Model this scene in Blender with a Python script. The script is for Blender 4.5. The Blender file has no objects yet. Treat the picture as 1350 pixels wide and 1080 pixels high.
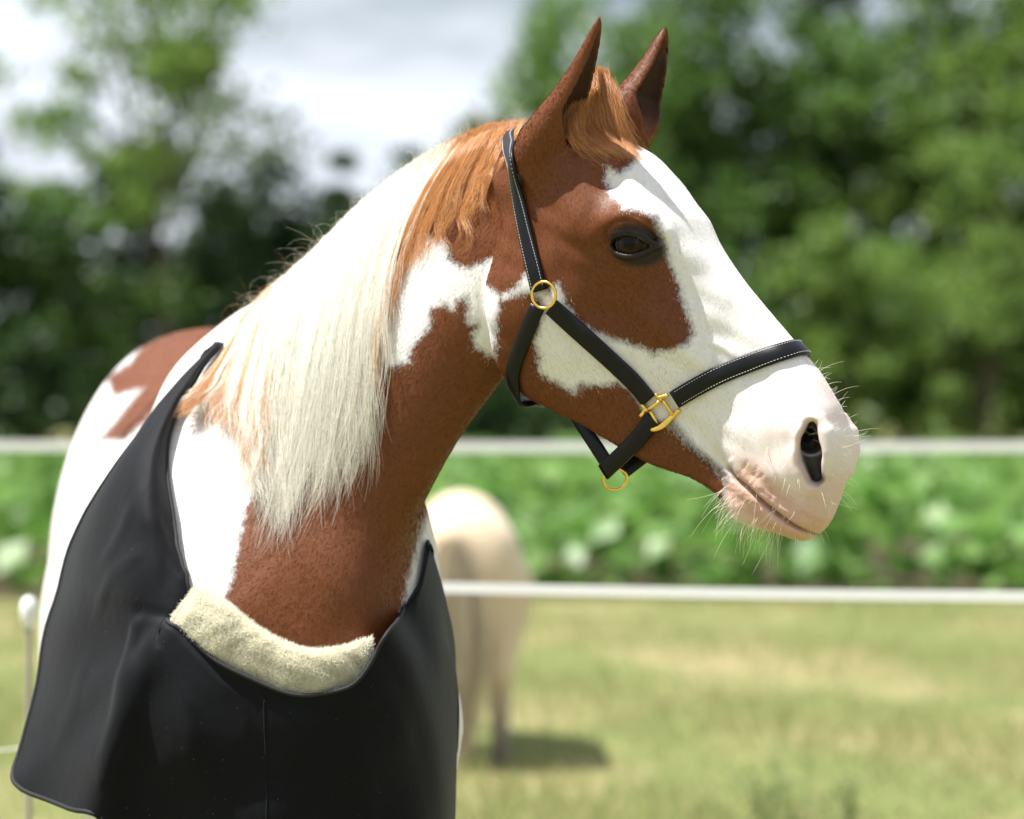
import bpy, math, os, time
import numpy as np
from mathutils import Vector, Matrix

T_START = time.time()
sc = bpy.context.scene
COL = sc.collection
RNG = np.random.default_rng(7)

# ------------------------------------------------------------------ camera
FPX, CXP, CYP, CAM_H = 5062.0, 675.0, 540.0, 1.5      # focal length in photo pixels, picture centre, eye height
cam_data = bpy.data.cameras.new('camera')
cam = bpy.data.objects.new('camera', cam_data); COL.objects.link(cam)
cam.location = (0, 0, CAM_H); cam.rotation_euler = (math.radians(90), 0, 0)
cam_data.lens = 135.0; cam_data.sensor_width = 36.0; cam_data.sensor_fit = 'HORIZONTAL'
cam_data.clip_start = 0.1; cam_data.clip_end = 3000.0
cam_data.dof.use_dof = True; cam_data.dof.focus_distance = 5.14
cam_data.dof.aperture_fstop = 3.9; cam_data.dof.aperture_blades = 0
sc.camera = cam

# ------------------------------------------------------------------ light
SUN_DIR = np.array([-0.40, -0.03, 0.92]); SUN_DIR /= np.linalg.norm(SUN_DIR)   # towards the sun
elev = math.asin(SUN_DIR[2]); azim = math.atan2(SUN_DIR[0], SUN_DIR[1])
world = bpy.data.worlds.new('World'); sc.world = world; world.use_nodes = True
wn, wl = world.node_tree.nodes, world.node_tree.links
wn.clear()
w_out = wn.new('ShaderNodeOutputWorld'); w_bg = wn.new('ShaderNodeBackground')
w_sky = wn.new('ShaderNodeTexSky'); w_sky.sky_type = 'NISHITA'; w_sky.sun_disc = False
w_sky.sun_elevation = elev; w_sky.sun_rotation = azim
w_sky.air_density = 1.0; w_sky.dust_density = 2.2; w_sky.ozone_density = 1.2
w_bg.inputs['Strength'].default_value = 0.050
w_tc = wn.new('ShaderNodeTexCoord'); w_map = wn.new('ShaderNodeMapping')
w_map.inputs['Scale'].default_value = (1.0, 1.0, 3.2); w_map.inputs['Location'].default_value = (0.37, 0.21, 0.1)
w_cl = wn.new('ShaderNodeTexNoise'); w_cl.inputs['Scale'].default_value = 6.5; w_cl.inputs['Detail'].default_value = 7
w_cl.inputs['Roughness'].default_value = 0.55
w_rp = wn.new('ShaderNodeValToRGB'); w_rp.color_ramp.elements[0].position = 0.33; w_rp.color_ramp.elements[1].position = 0.55
w_mx = wn.new('ShaderNodeMix'); w_mx.data_type = 'RGBA'
w_mx.inputs[7].default_value = (10.0, 10.7, 11.9, 1)
wl.new(w_tc.outputs['Generated'], w_map.inputs['Vector']); wl.new(w_map.outputs[0], w_cl.inputs['Vector'])
wl.new(w_cl.outputs[0], w_rp.inputs[0]); wl.new(w_rp.outputs[0], w_mx.inputs[0])
wl.new(w_sky.outputs[0], w_mx.inputs[6]); wl.new(w_mx.outputs[2], w_bg.inputs['Color'])
wl.new(w_bg.outputs[0], w_out.inputs['Surface'])
sun_data = bpy.data.lights.new('sun', 'SUN'); sun = bpy.data.objects.new('sun', sun_data); COL.objects.link(sun)
sun_data.energy = 5.0; sun_data.angle = math.radians(0.55); sun_data.color = (1.0, 0.975, 0.94)
sun.rotation_euler = Vector(SUN_DIR).to_track_quat('Z', 'Y').to_euler(); sun.location = (-4, 0, 12)
sc.view_settings.view_transform = 'Standard'; sc.view_settings.look = 'None'
sc.view_settings.gamma = 1.0; sc.view_settings.use_curve_mapping = False; sc.view_settings.exposure = 1.05
sc.render.engine = 'CYCLES'
sc.cycles.use_denoising = True
sc.cycles.max_bounces = 7; sc.cycles.diffuse_bounces = 3; sc.cycles.glossy_bounces = 3
sc.cycles.transmission_bounces = 4; sc.cycles.transparent_max_bounces = 8
sc.cycles.use_adaptive_sampling = True; sc.cycles.adaptive_threshold = 0.015
sc.cycles_curves.shape = 'RIBBONS'

# ------------------------------------------------------------------ helpers
def pix(px, py, d):
    """world point seen at photo pixel (px, py) at depth d"""
    px, py, d = np.asarray(px, float), np.asarray(py, float), np.asarray(d, float)
    return np.stack(np.broadcast_arrays((px-CXP)/FPX*d, d, CAM_H-(py-CYP)/FPX*d), -1)
def to_pix(p):
    return np.stack([CXP+p[..., 0]/p[..., 1]*FPX, CYP-(p[..., 2]-CAM_H)/p[..., 1]*FPX], -1)
def unit(v): return v/np.maximum(np.linalg.norm(v, axis=-1, keepdims=True), 1e-12)
def catmull(pts, n, closed=False):
    pts = np.asarray(pts, float); m = len(pts)
    if closed: ext = np.concatenate([pts[-1:], pts, pts[:2]]); seg = m
    else: ext = np.concatenate([2*pts[:1]-pts[1:2], pts, 2*pts[-1:]-pts[-2:-1]]); seg = m-1
    t = np.linspace(0, seg, n, endpoint=not closed); i = np.minimum(t.astype(int), seg-1); u = (t-i)[:, None]
    p0, p1, p2, p3 = ext[i], ext[i+1], ext[i+2], ext[i+3]
    return 0.5*((2*p1)+(-p0+p2)*u+(2*p0-5*p1+4*p2-p3)*u*u+(-p0+3*p1-3*p2+p3)*u**3)
def resample(path, n):
    d = np.r_[0, np.cumsum(np.linalg.norm(np.diff(path, axis=0), axis=1))]
    t = np.linspace(0, d[-1], n)
    return np.stack([np.interp(t, d, path[:, k]) for k in range(path.shape[1])], 1)
def new_mesh(name, verts, faces, mat=None, parent=None, smooth=True, quads=True):
    verts = np.ascontiguousarray(verts, np.float32)
    me = bpy.data.meshes.new(name)
    if isinstance(faces, np.ndarray):
        nf, k = faces.shape
        me.vertices.add(len(verts)); me.vertices.foreach_set('co', verts.ravel())
        me.loops.add(nf*k); me.loops.foreach_set('vertex_index', faces.astype(np.int32).ravel())
        me.polygons.add(nf); me.polygons.foreach_set('loop_start', np.arange(nf, dtype=np.int32)*k)
        me.update(calc_edges=True); me.validate()
    else:
        me.from_pydata([tuple(map(float, v)) for v in verts], [], faces); me.update()
    if smooth: me.polygons.foreach_set('use_smooth', np.ones(len(me.polygons), bool))
    o = bpy.data.objects.new(name, me); COL.objects.link(o)
    if mat: me.materials.append(mat)
    if parent: o.parent = parent
    return o
def tag(o, label=None, cat=None, group=None, kind=None):
    for k, v in (('label', label), ('category', cat), ('group', group), ('kind', kind)):
        if v: o[k] = v
    return o
def empty(name, label=None, cat=None, group=None, loc=(0, 0, 0)):
    o = bpy.data.objects.new(name, None); COL.objects.link(o); o.location = loc
    o.empty_display_size = 0.1
    return tag(o, label, cat, group)
def hair(name, P, radius, col, mat, parent=None):
    """P (n, k, 3) strand points, radius (n, k) or (k,), col (n, 3)"""
    n, k, _ = P.shape
    cv = bpy.data.hair_curves.new(name); cv.add_curves([k]*n)
    cv.attributes['position'].data.foreach_set('vector', np.ascontiguousarray(P, np.float32).ravel())
    r = np.broadcast_to(radius, (n, k)).astype(np.float32)
    a = cv.attributes.new('radius', 'FLOAT', 'POINT'); a.data.foreach_set('value', np.ascontiguousarray(r).ravel())
    a = cv.attributes.new('strand_col', 'FLOAT_COLOR', 'CURVE')
    a.data.foreach_set('color', np.concatenate([col, np.ones((n, 1))], 1).astype(np.float32).ravel())
    cv.materials.append(mat)
    o = bpy.data.objects.new(name, cv); COL.objects.link(o)
    if parent: o.parent = parent
    return o
class Nodes:
    def __init__(self, name):
        self.m = bpy.data.materials.new(name); self.m.use_nodes = True
        self.t = self.m.node_tree; self.n = self.t.nodes; self.n.clear()
        self.out = self.n.new('ShaderNodeOutputMaterial')
    def new(self, typ, **kw):
        nd = self.n.new('ShaderNode'+typ)
        for k, v in kw.items():
            if k.startswith('_'): setattr(nd, k[1:], v)
        return nd
    def link(self, a, b): self.t.links.new(a, b)
    def noise(self, scale, detail=3, rough=0.5, vec=None, stretch=None):
        nd = self.new('TexNoise'); nd.inputs['Scale'].default_value = scale
        nd.inputs['Detail'].default_value = detail; nd.inputs['Roughness'].default_value = rough
        if vec is None:
            tc = self.new('TexCoord'); vec = tc.outputs['Object']
        if stretch:
            mp = self.new('Mapping'); mp.inputs['Scale'].default_value = stretch
            self.link(vec, mp.inputs['Vector']); vec = mp.outputs[0]
        self.link(vec, nd.inputs['Vector']); return nd.outputs[0]
    def ramp(self, fac, stops):
        nd = self.new('ValToRGB'); cr = nd.color_ramp
        while len(cr.elements) < len(stops): cr.elements.new(0.5)
        for e, (p, c) in zip(cr.elements, stops): e.position = p; e.color = (*c, 1) if len(c) == 3 else c
        self.link(fac, nd.inputs[0]); return nd.outputs[0]
    def mix(self, fac, a, b):
        nd = self.new('Mix', _data_type='RGBA')
        for s, v in ((0, fac), (6, a), (7, b)):
            if hasattr(v, 'links'): self.link(v, nd.inputs[s])
            elif isinstance(v, (int, float)): nd.inputs[s].default_value = v
            else: nd.inputs[s].default_value = (*v, 1)
        return nd.outputs[2]
    def math(self, op, a, b=0.0):
        nd = self.new('Math', _operation=op)
        for s, v in ((0, a), (1, b)):
            if hasattr(v, 'links'): self.link(v, nd.inputs[s])
            else: nd.inputs[s].default_value = v
        return nd.outputs[0]
    def bump(self, h, strength=0.3, dist=0.002, nrm=None):
        nd = self.new('Bump'); nd.inputs['Strength'].default_value = strength; nd.inputs['Distance'].default_value = dist
        self.link(h, nd.inputs['Height'])
        if nrm is not None: self.link(nrm, nd.inputs['Normal'])
        return nd.outputs[0]
    def pbr(self, color, rough=0.5, spec=0.5, metal=0.0, normal=None, sheen=0.0, coat=0.0, sss=0.0):
        b = self.new('BsdfPrincipled')
        if hasattr(color, 'links'): self.link(color, b.inputs['Base Color'])
        else: b.inputs['Base Color'].default_value = (*color, 1)
        if hasattr(rough, 'links'): self.link(rough, b.inputs['Roughness'])
        else: b.inputs['Roughness'].default_value = rough
        b.inputs['Specular IOR Level'].default_value = spec; b.inputs['Metallic'].default_value = metal
        b.inputs['Sheen Weight'].default_value = sheen; b.inputs['Coat Weight'].default_value = coat
        if normal is not None: self.link(normal, b.inputs['Normal'])
        self.link(b.outputs[0], self.out.inputs['Surface']); self.b = b; return self.m
def attr(N, name, out='Fac'):
    a = N.new('Attribute'); a.attribute_name = name; return a.outputs[out]
# ------------------------------------------------------------------ the place: pasture, crop, trees, fences
BR = np.random.default_rng(21)
def xw(px, d): return (px-CXP)/FPX*d
N = Nodes('pasture')
tc = N.new('TexCoord'); pos = tc.outputs['Object']
big = N.noise(.55, 5, .6, pos, (1, .45, 1)); mid = N.noise(2.2, 4, .6, pos, (1, .6, 1)); fine = N.noise(38, 4, .7, pos)
g = N.mix(mid, (.125, .165, .047), (.205, .210, .080)); dry = N.mix(fine, (.38, .31, .165), (.29, .235, .12))
c = N.mix(N.ramp(big, [(.46, (0, 0, 0)), (.60, (1, 1, 1))]), g, dry); c = N.mix(N.math('MULTIPLY', fine, .35), c, (.09, .115, .038))
M_GRASSG = N.pbr(c, .95, .1, normal=N.bump(fine, .6, .03))
def sheet(name, x0, x1, y0, y1, z, mat, kind='structure'):
    o = new_mesh(name, np.array([(x0, y0, z), (x1, y0, z), (x1, y1, z), (x0, y1, z)]), [[0, 1, 2, 3]], mat, smooth=False); o['kind'] = kind; return o
tag(sheet('ground', -900, 900, -200, 1800, 0, M_GRASSG), 'short sunlit pasture grass, green with dry straw patches', 'ground')
N = Nodes('field_soil'); M_SOIL = N.pbr(N.mix(N.noise(3, 5, .6), (.05, .045, .025), (.10, .08, .045)), .95, .1)
tag(sheet('field_soil', -60, 60, 30.2, 78, .004, M_SOIL), 'dark soil under the leafy crop beyond the fence', 'soil')

def leaf_material(name, a, b, trans, ns=.35, rough=.5, spec=.35):
    N = Nodes(name); geo = N.new('NewGeometry')
    c = N.mix(geo.outputs['Random Per Island'], a, b); c = N.mix(N.math('MULTIPLY', N.noise(ns, 3, .5), .5), c, tuple(.55*x for x in a))
    b1 = N.new('BsdfPrincipled'); b1.inputs['Roughness'].default_value = rough; b1.inputs['Specular IOR Level'].default_value = spec
    t1 = N.new('BsdfTranslucent'); mx = N.new('MixShader'); mx.inputs[0].default_value = trans
    N.link(c, b1.inputs['Base Color']); N.link(c, t1.inputs['Color']); N.link(b1.outputs[0], mx.inputs[1]); N.link(t1.outputs[0], mx.inputs[2])
    N.link(mx.outputs[0], N.out.inputs['Surface']); return N.m
def leaf_quads(c, size, up=.4, asp=.6, rng=BR):
    """one bent leaf (two triangles sharing the midrib) per centre"""
    n = len(c); nr = unit(rng.normal(0, 1, (n, 3))+np.array([0, 0, up])); ax = unit(np.cross(nr, unit(rng.normal(0, 1, (n, 3))))); sd = np.cross(nr, ax)
    s = np.broadcast_to(size, n)[:, None]
    v = np.stack([c-ax*s*.5, c+sd*s*asp*.5+nr*s*.08, c+ax*s*.5, c-sd*s*asp*.5+nr*s*.08], 1).reshape(-1, 3)
    i = np.arange(n)[:, None]*4; return v, np.concatenate([i+np.array([0, 1, 2]), i+np.array([0, 2, 3])])
# grass blades that break up the pasture
n = 46000; d = 12.5+BR.random(n)**1.3*18.5; x = BR.uniform(-1, 1, n)*(d*.16+.5); hgt = BR.gamma(3, .016, n)*(1+.6*np.sin(x*1.7+d))
keep = hgt > .01; d, x, hgt = d[keep], x[keep], hgt[keep]; n = len(d); a = BR.uniform(0, 6.28, n); w = .004+.004*BR.random(n)
ln = BR.normal(0, .5, (n, 2))*hgt[:, None]; b = np.stack([x, d, np.zeros(n)], 1); sdv = np.stack([np.cos(a), np.sin(a), 0*a], 1)*w[:, None]
v = np.stack([b-sdv, b+sdv, b+np.stack([ln[:, 0], ln[:, 1], hgt], 1)], 1).reshape(-1, 3)
M_BLADE = leaf_material('grass_blade', (.24, .32, .09), (.50, .42, .23), .5, 1.2, .7, .1)
tag(new_mesh('grass', v, np.arange(3*n).reshape(-1, 3), M_BLADE, smooth=False), 'short grass blades, green mixed with straw, over the pasture', 'grass', kind='stuff')
# broad-leaved crop
npl = 2600; pd = 30.9+BR.random(npl)**1.25*44; pxx = BR.uniform(-1, 1, npl)*(pd*.16+3); n = 20000; pi_ = BR.integers(0, npl, n); d = np.maximum(pd[pi_]+BR.normal(0, .20, n), 30.5); x = pxx[pi_]+BR.normal(0, .22, n); rowh = .62+.16*np.sin(x*.9+d*.35)+.10*np.sin(x*2.7-d*.8)
fr = np.clip((d-30.4)/1.0, 0, 1); z = rowh*np.where(d < 32.2, BR.random(n)*.95+.08, .72+.36*BR.random(n)); d = d-(d < 32.2)*0.0
v, f = leaf_quads(np.stack([x, d, z], 1), BR.uniform(.18, .42, n), 1.6, .85)
M_CROP = leaf_material('crop_leaf', (.110, .260, .038), (.24, .39, .105), .42, .5, .42, .45)
tag(new_mesh('crop_plants', v, f, M_CROP, smooth=False), 'knee-high broad-leaved green crop in the field beyond the fence', 'crop', kind='stuff')

M_BARK = (lambda N: N.pbr(N.mix(N.noise(6, 5, .6, None, (1, 1, .3)), (.085, .065, .048), (.16, .13, .10)), .9, .1))(Nodes('bark'))
LEAFM = [leaf_material('leaf_dark', (.024, .058, .016), (.055, .115, .025), .30), leaf_material('leaf_mid', (.085, .175, .034), (.165, .275, .060), .45), leaf_material('leaf_bright', (.125, .225, .038), (.225, .325, .072), .5)]  # dark leaves carry the tree line's deep shade in their colour, brighter ones the light
def limb_tube(paths, k=7):
    V, Fc = [], []
    for path, r in paths:
        path = np.asarray(path, float); m = len(path); r = np.broadcast_to(r, m); tg = unit(np.gradient(path, axis=0)); a = unit(np.cross(tg, [.3, .9, .1])); b = np.cross(tg, a); w = np.linspace(0, 2*np.pi, k, endpoint=False)
        v = path[:, None]+r[:, None, None]*(np.cos(w)[None, :, None]*a[:, None]+np.sin(w)[None, :, None]*b[:, None]); o = sum(len(q) for q in V); V.append(v.reshape(-1, 3))
        Fc += [[o+i*k+j, o+i*k+(j+1) % k, o+(i+1)*k+(j+1) % k, o+(i+1)*k+j] for i in range(m-1) for j in range(k)]
    return np.concatenate(V), np.array(Fc)
def tree(name, label, cat, group, px, d, height, rad, base, mat, nclump, nleaf, lsize, seed, spread=.30, trunk=.17):
    rng = np.random.default_rng(seed); x = xw(px, d); root = empty(name, label, cat, group, (x, d, 0))
    cz, hz = (height+base)/2, (height-base)/2
    u = unit(rng.normal(0, 1, (nclump, 3))); rr = rng.random(nclump)**.42; c = u*rr[:, None]*np.array([rad, rad, hz])*(1+.22*rng.normal(0, 1, (nclump, 1)))
    c[:, :2] *= np.clip(1.12-.45*np.clip(c[:, 2:]/hz, -1, 1)**2-.10*c[:, 2:]/hz, .3, 1.3); c[:, 2] += cz
    cr = rng.uniform(.5, 1.35, nclump)*rad*spread; per = nleaf//nclump
    L = (c[:, None]+unit(rng.normal(0, 1, (nclump, per, 3)))*(rng.random((nclump, per, 1))**.5)*cr[:, None, None]*np.array([1.1, 1.1, .75])).reshape(-1, 3)
    L = L[L[:, 2] > .1]; v, f = leaf_quads(L, rng.uniform(.6, 1.3, len(L))*lsize, .5, .7, rng)
    o = new_mesh('crown', v, f, mat, smooth=False, parent=root)
    top = cz+hz*.45; tp = np.array([(0, 0, -.05), (rng.normal(0, .1), 0, base*.5+.3), (rng.normal(0, .2), 0, cz*.8), (rng.normal(0, .3), 0, top)])
    paths = [(catmull(tp, 14), np.linspace(trunk, .03, 14)*(height/10))]
    for q in rng.choice(nclump, min(14, nclump), replace=False):
        s = rng.uniform(.3, .75); st = catmull(tp, 30)[int(s*29)]; e = c[q]; paths.append((catmull(np.array([st, (st+e)/2+[0, 0, -.1*rad]+rng.normal(0, .08*rad, 3), e]), 8), np.linspace(.055, .012, 8)*(height/10)))
    v, f = limb_tube(paths); new_mesh('trunk', v, f, M_BARK, parent=root); return root
TG = 'trees along the far edge of the field'
spec = [ # px, d, height, radius, base, mat, clumps, leaves, leaf size, label
 (215, 88, 12.8, 3.5, 5.4, 2, 52, 3400, .30, 'tall airy tree with sky showing through its crown, above the dark tree line'),
 (-70, 84, 7.6, 2.6, .3, 0, 60, 6500, .30, 'dark rounded tree ending the tree line past the tall airy tree'),
 (60, 86, 7.9, 2.6, .2, 1, 70, 7500, .28, 'green bushy tree at the foot of the tall airy tree'),
 (190, 94, 7.9, 2.8, .2, 0, 80, 8500, .30, 'dark dense tree directly behind the tall airy tree'),
 (330, 92, 7.2, 2.5, .2, 0, 80, 8500, .28, 'dark low tree under the gap of open sky beside the tall airy tree'),
 (450, 93, 7.0, 2.4, .2, 0, 80, 8500, .28, 'dark low tree behind the crest of the horse\'s neck'),
 (570, 92, 7.4, 2.4, .2, 0, 80, 8500, .28, 'dark tree behind the chestnut part of the mane'),
 (760, 96, 13.2, 3.2, .4, 1, 80, 8000, .32, 'tall tree with thin pale gaps behind the horse\'s ears'),
 (905, 92, 14.0, 3.3, .3, 1, 100, 9500, .32, 'tall green tree just beyond the far ear'),
 (1060, 97, 14.5, 3.6, .3, 0, 100, 9500, .33, 'tall dark tree between two brighter ones in the wood'),
 (1215, 93, 14.2, 3.4, .3, 1, 100, 9500, .32, 'tall green tree with a small bright sky gap in its crown'),
 (1370, 91, 14.5, 3.4, .2, 2, 100, 9500, .32, 'tall bright green tree at the end of the wood above the upper fence tape'),
 (1530, 94, 13.5, 3.4, .2, 1, 70, 6500, .34, 'tall tree outermost in the wood past the bright green one'),
]
for i, (px, d, h, r, b, m, nc, nl, ls, lab) in enumerate(spec): tree('tree', lab, 'tree', TG, px, d, h, r, b, LEAFM[m], nc, nl, ls, 100+i)
SG = 'leafy shrubs in front of the wood'
shr = [(960, 83, 4.2, 1.7, 1, 'small shrub growing below the far ear against the wood'), (1090, 82, 6.0, 1.9, 2, 'bright shrub standing right above the horse\'s nose'), (1190, 84, 5.0, 1.8, 1, 'mid-green shrub next to the bright tall shrub'),
       (1290, 81, 6.6, 1.9, 2, 'tallest bright shrub in front of the wood'), (1400, 82, 4.8, 1.8, 2, 'yellow-green shrub beside the tallest bright shrub'), (840, 84, 3.0, 1.6, 0, 'dark shrub behind the horse\'s cheek'),
       (20, 82, 3.0, 1.5, 0, 'dark shrub behind the upper tape beside the rump'), (640, 83, 2.4, 1.5, 0, 'low dark shrub under the throat of the horse')]
for i, (px, d, h, r, m, lab) in enumerate(shr): tree('shrub', lab, 'shrub', SG, px, d, h, r, .05, LEAFM[m], 46, 4200, .24, 300+i, .34, .10)

# ------------------------------------------------------------------ fences
N = Nodes('fence_tape'); M_TAPE = N.pbr((.88, .86, .86), .6, .3, normal=N.bump(N.noise(80, 2, .5), .2, .001))
N = Nodes('fence_post'); M_POST = N.pbr(N.mix(N.noise(8, 4, .6, None, (1, 1, .2)), (.30, .27, .22), (.42, .38, .32)), .8, .2)
N = Nodes('white_plastic'); M_PLAST = N.pbr((.74, .74, .72), .4, .4)
def tape(name, a, b, w, par, sag=.02):
    t = np.linspace(0, 1, 24); p = np.outer(1-t, a)+np.outer(t, b); p[:, 2] -= sag*4*t*(1-t)
    v = np.concatenate([np.stack([p+[0, dy, -w/2], p+[0, dy, w/2]], 1) for dy in (0, .0016)], 1).reshape(-1, 3)
    f = []
    for i in range(23):
        o, q = i*4, (i+1)*4; f += [[o, q, q+1, o+1], [o+3, q+3, q+2, o+2], [o+1, q+1, q+3, o+3], [o+2, q+2, q, o]]
    f += [[0, 1, 3, 2], [92, 94, 95, 93]]
    ob = new_mesh(name, v-np.array(par.location), f, M_TAPE, par if False else None, smooth=False); ob.parent = par; return ob
def post(par, x, d, h, r=.045, knobs=()):
    v, f = limb_tube([(np.array([(x, d, -.1), (x, d, h*.5), (x, d, h), (x, d, h+.008)]), [r*1.05, r, r*.95, r*.3])], 12); o = new_mesh('post', v-np.array(par.location), f, M_POST); o.parent = par
    for z in knobs:
        v, f = limb_tube([(np.array([(x, d-r*.7, z), (x, d-r-.02, z), (x, d-r-.035, z), (x, d-r-.04, z)]), [.016, .024, .018, .004])], 10); k = new_mesh('insulator', v-np.array(par.location), f, M_PLAST); k.parent = o
# far fence: one broad tape at breast height
fa = empty('tape_fence', 'electric fence with one broad white tape, running just under the trees', 'fence', 'white electric tape fences', (0, 14, 0))
A, B = np.array([xw(-700, 14.4), 14.4, 1.376]), np.array([xw(2000, 13.6), 13.6, 1.376])
tape('tape', A, B, .036, fa, .012)
for t in (0.0, .405, 1.0): q = A*(1-t)+B*t; post(fa, q[0], q[1]+.06, 1.46, .04, (1.376,))
fb_ = empty('tape_fence', 'electric fence with a narrow bright white tape, in front of the pony', 'fence', 'white electric tape fences', (0, 8.4, 0))
A, B = np.array([xw(470, 8.75), 8.75, 1.5-232*8.75/FPX]), np.array([xw(1900, 8.2), 8.2, 1.5-248*8.2/FPX])
tape('tape', A, B, .024, fb_, .008)
for t in (0.0, 1.0): q = A*(1-t)+B*t; post(fb_, q[0], q[1]+.05, 1.16, .03, (q[2],))
fc_ = empty('wire_fence', 'slim step-in fence post with white cap and thin wire beside the rump', 'fence', None, (xw(38, 8.0), 8.0, 0))
v, f = limb_tube([(np.array([(0, 0, -.1), (0, 0, .5), (0, 0, 1.07)]), [.007, .007, .007])], 10); new_mesh('post', v, f, M_POST, fc_)
v, f = limb_tube([(np.array([(0, 0, 1.045), (0, 0, 1.055), (0, 0, 1.085), (0, 0, 1.105), (0, 0, 1.112)]), [.010, .015, .019, .014, .003])], 12); new_mesh('cap', v, f, M_PLAST, fc_)
e0, e1 = np.array([xw(-400, 6.9), 6.9, .82]), np.array([xw(470, 8.75), 8.79, .82]); v, f = limb_tube([(np.linspace(e0, e1, 10)-np.array(fc_.location), [.0022]*10)], 6); new_mesh('wire', v, f, M_TAPE, fc_)
# a few tall weeds
M_WEED = leaf_material('weed', (.22, .30, .10), (.36, .38, .18), .45, 2.)
for i, (px, d, h) in enumerate([(1055, 12.6, .42), (1010, 13.4, .26), (1120, 12.9, .24)]):
    r_ = np.random.default_rng(500+i); paths = []; C = []
    for k in range(7):
        e = np.array([r_.normal(0, .07), r_.normal(0, .06), h*r_.uniform(.6, 1.05)]); pth = catmull(np.array([(r_.normal(0, .01), 0, 0), e*[.4, .4, .55], e]), 7); paths.append((pth, np.linspace(.003, .001, 7))); C.append(pth[2:])
    root = empty('weed', ['tall feathery weed standing alone in the pasture below the muzzle', 'thin weed next to the tall feathery weed', 'short weed on the other side of the tall feathery weed', 'short weed in dry grass near the lower fence tape', 'thin stalky weed in the dry grass', 'low weed at the front of the pasture'][i], 'weed', None, (xw(px, d), d, 0))
    v, f = limb_tube(paths, 5); new_mesh('stem', v, f, M_WEED, root)
    c = np.concatenate(C); c = np.repeat(c, 4, 0)+r_.normal(0, .015, (len(c)*4, 3)); v, f = leaf_quads(c, .045, .3, .25, r_); new_mesh('leaves', v, f, M_WEED, root, smooth=False)
# ------------------------------------------------------------------ the horse as a distance field
YAW, PITCH = math.radians(25), math.radians(52)
HX = np.array([math.cos(YAW)*math.cos(PITCH), -math.sin(YAW)*math.cos(PITCH), -math.sin(PITCH)])   # poll -> muzzle
HZ = np.array([math.cos(YAW)*math.sin(PITCH), -math.sin(YAW)*math.sin(PITCH), math.cos(PITCH)])    # forehead side
HY = np.array([-math.sin(YAW), -math.cos(YAW), 0.0])                                               # near cheek
HO = pix(860, 205, 5.25)
HM = np.stack([HX, HY, HZ])
def to_head(p): return (p-HO) @ HM.T
def from_head(q): return np.asarray(q, float) @ HM + HO
def head_at(px, py, y):
    """head coordinates of the pixel ray where it meets the plane at lateral offset y"""
    c = np.array([0, 0, CAM_H]); d = pix(px, py, 1.0)-c
    t = (y-np.dot(c-HO, HY))/(d @ HY)
    return to_head(c+t*d)

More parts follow.
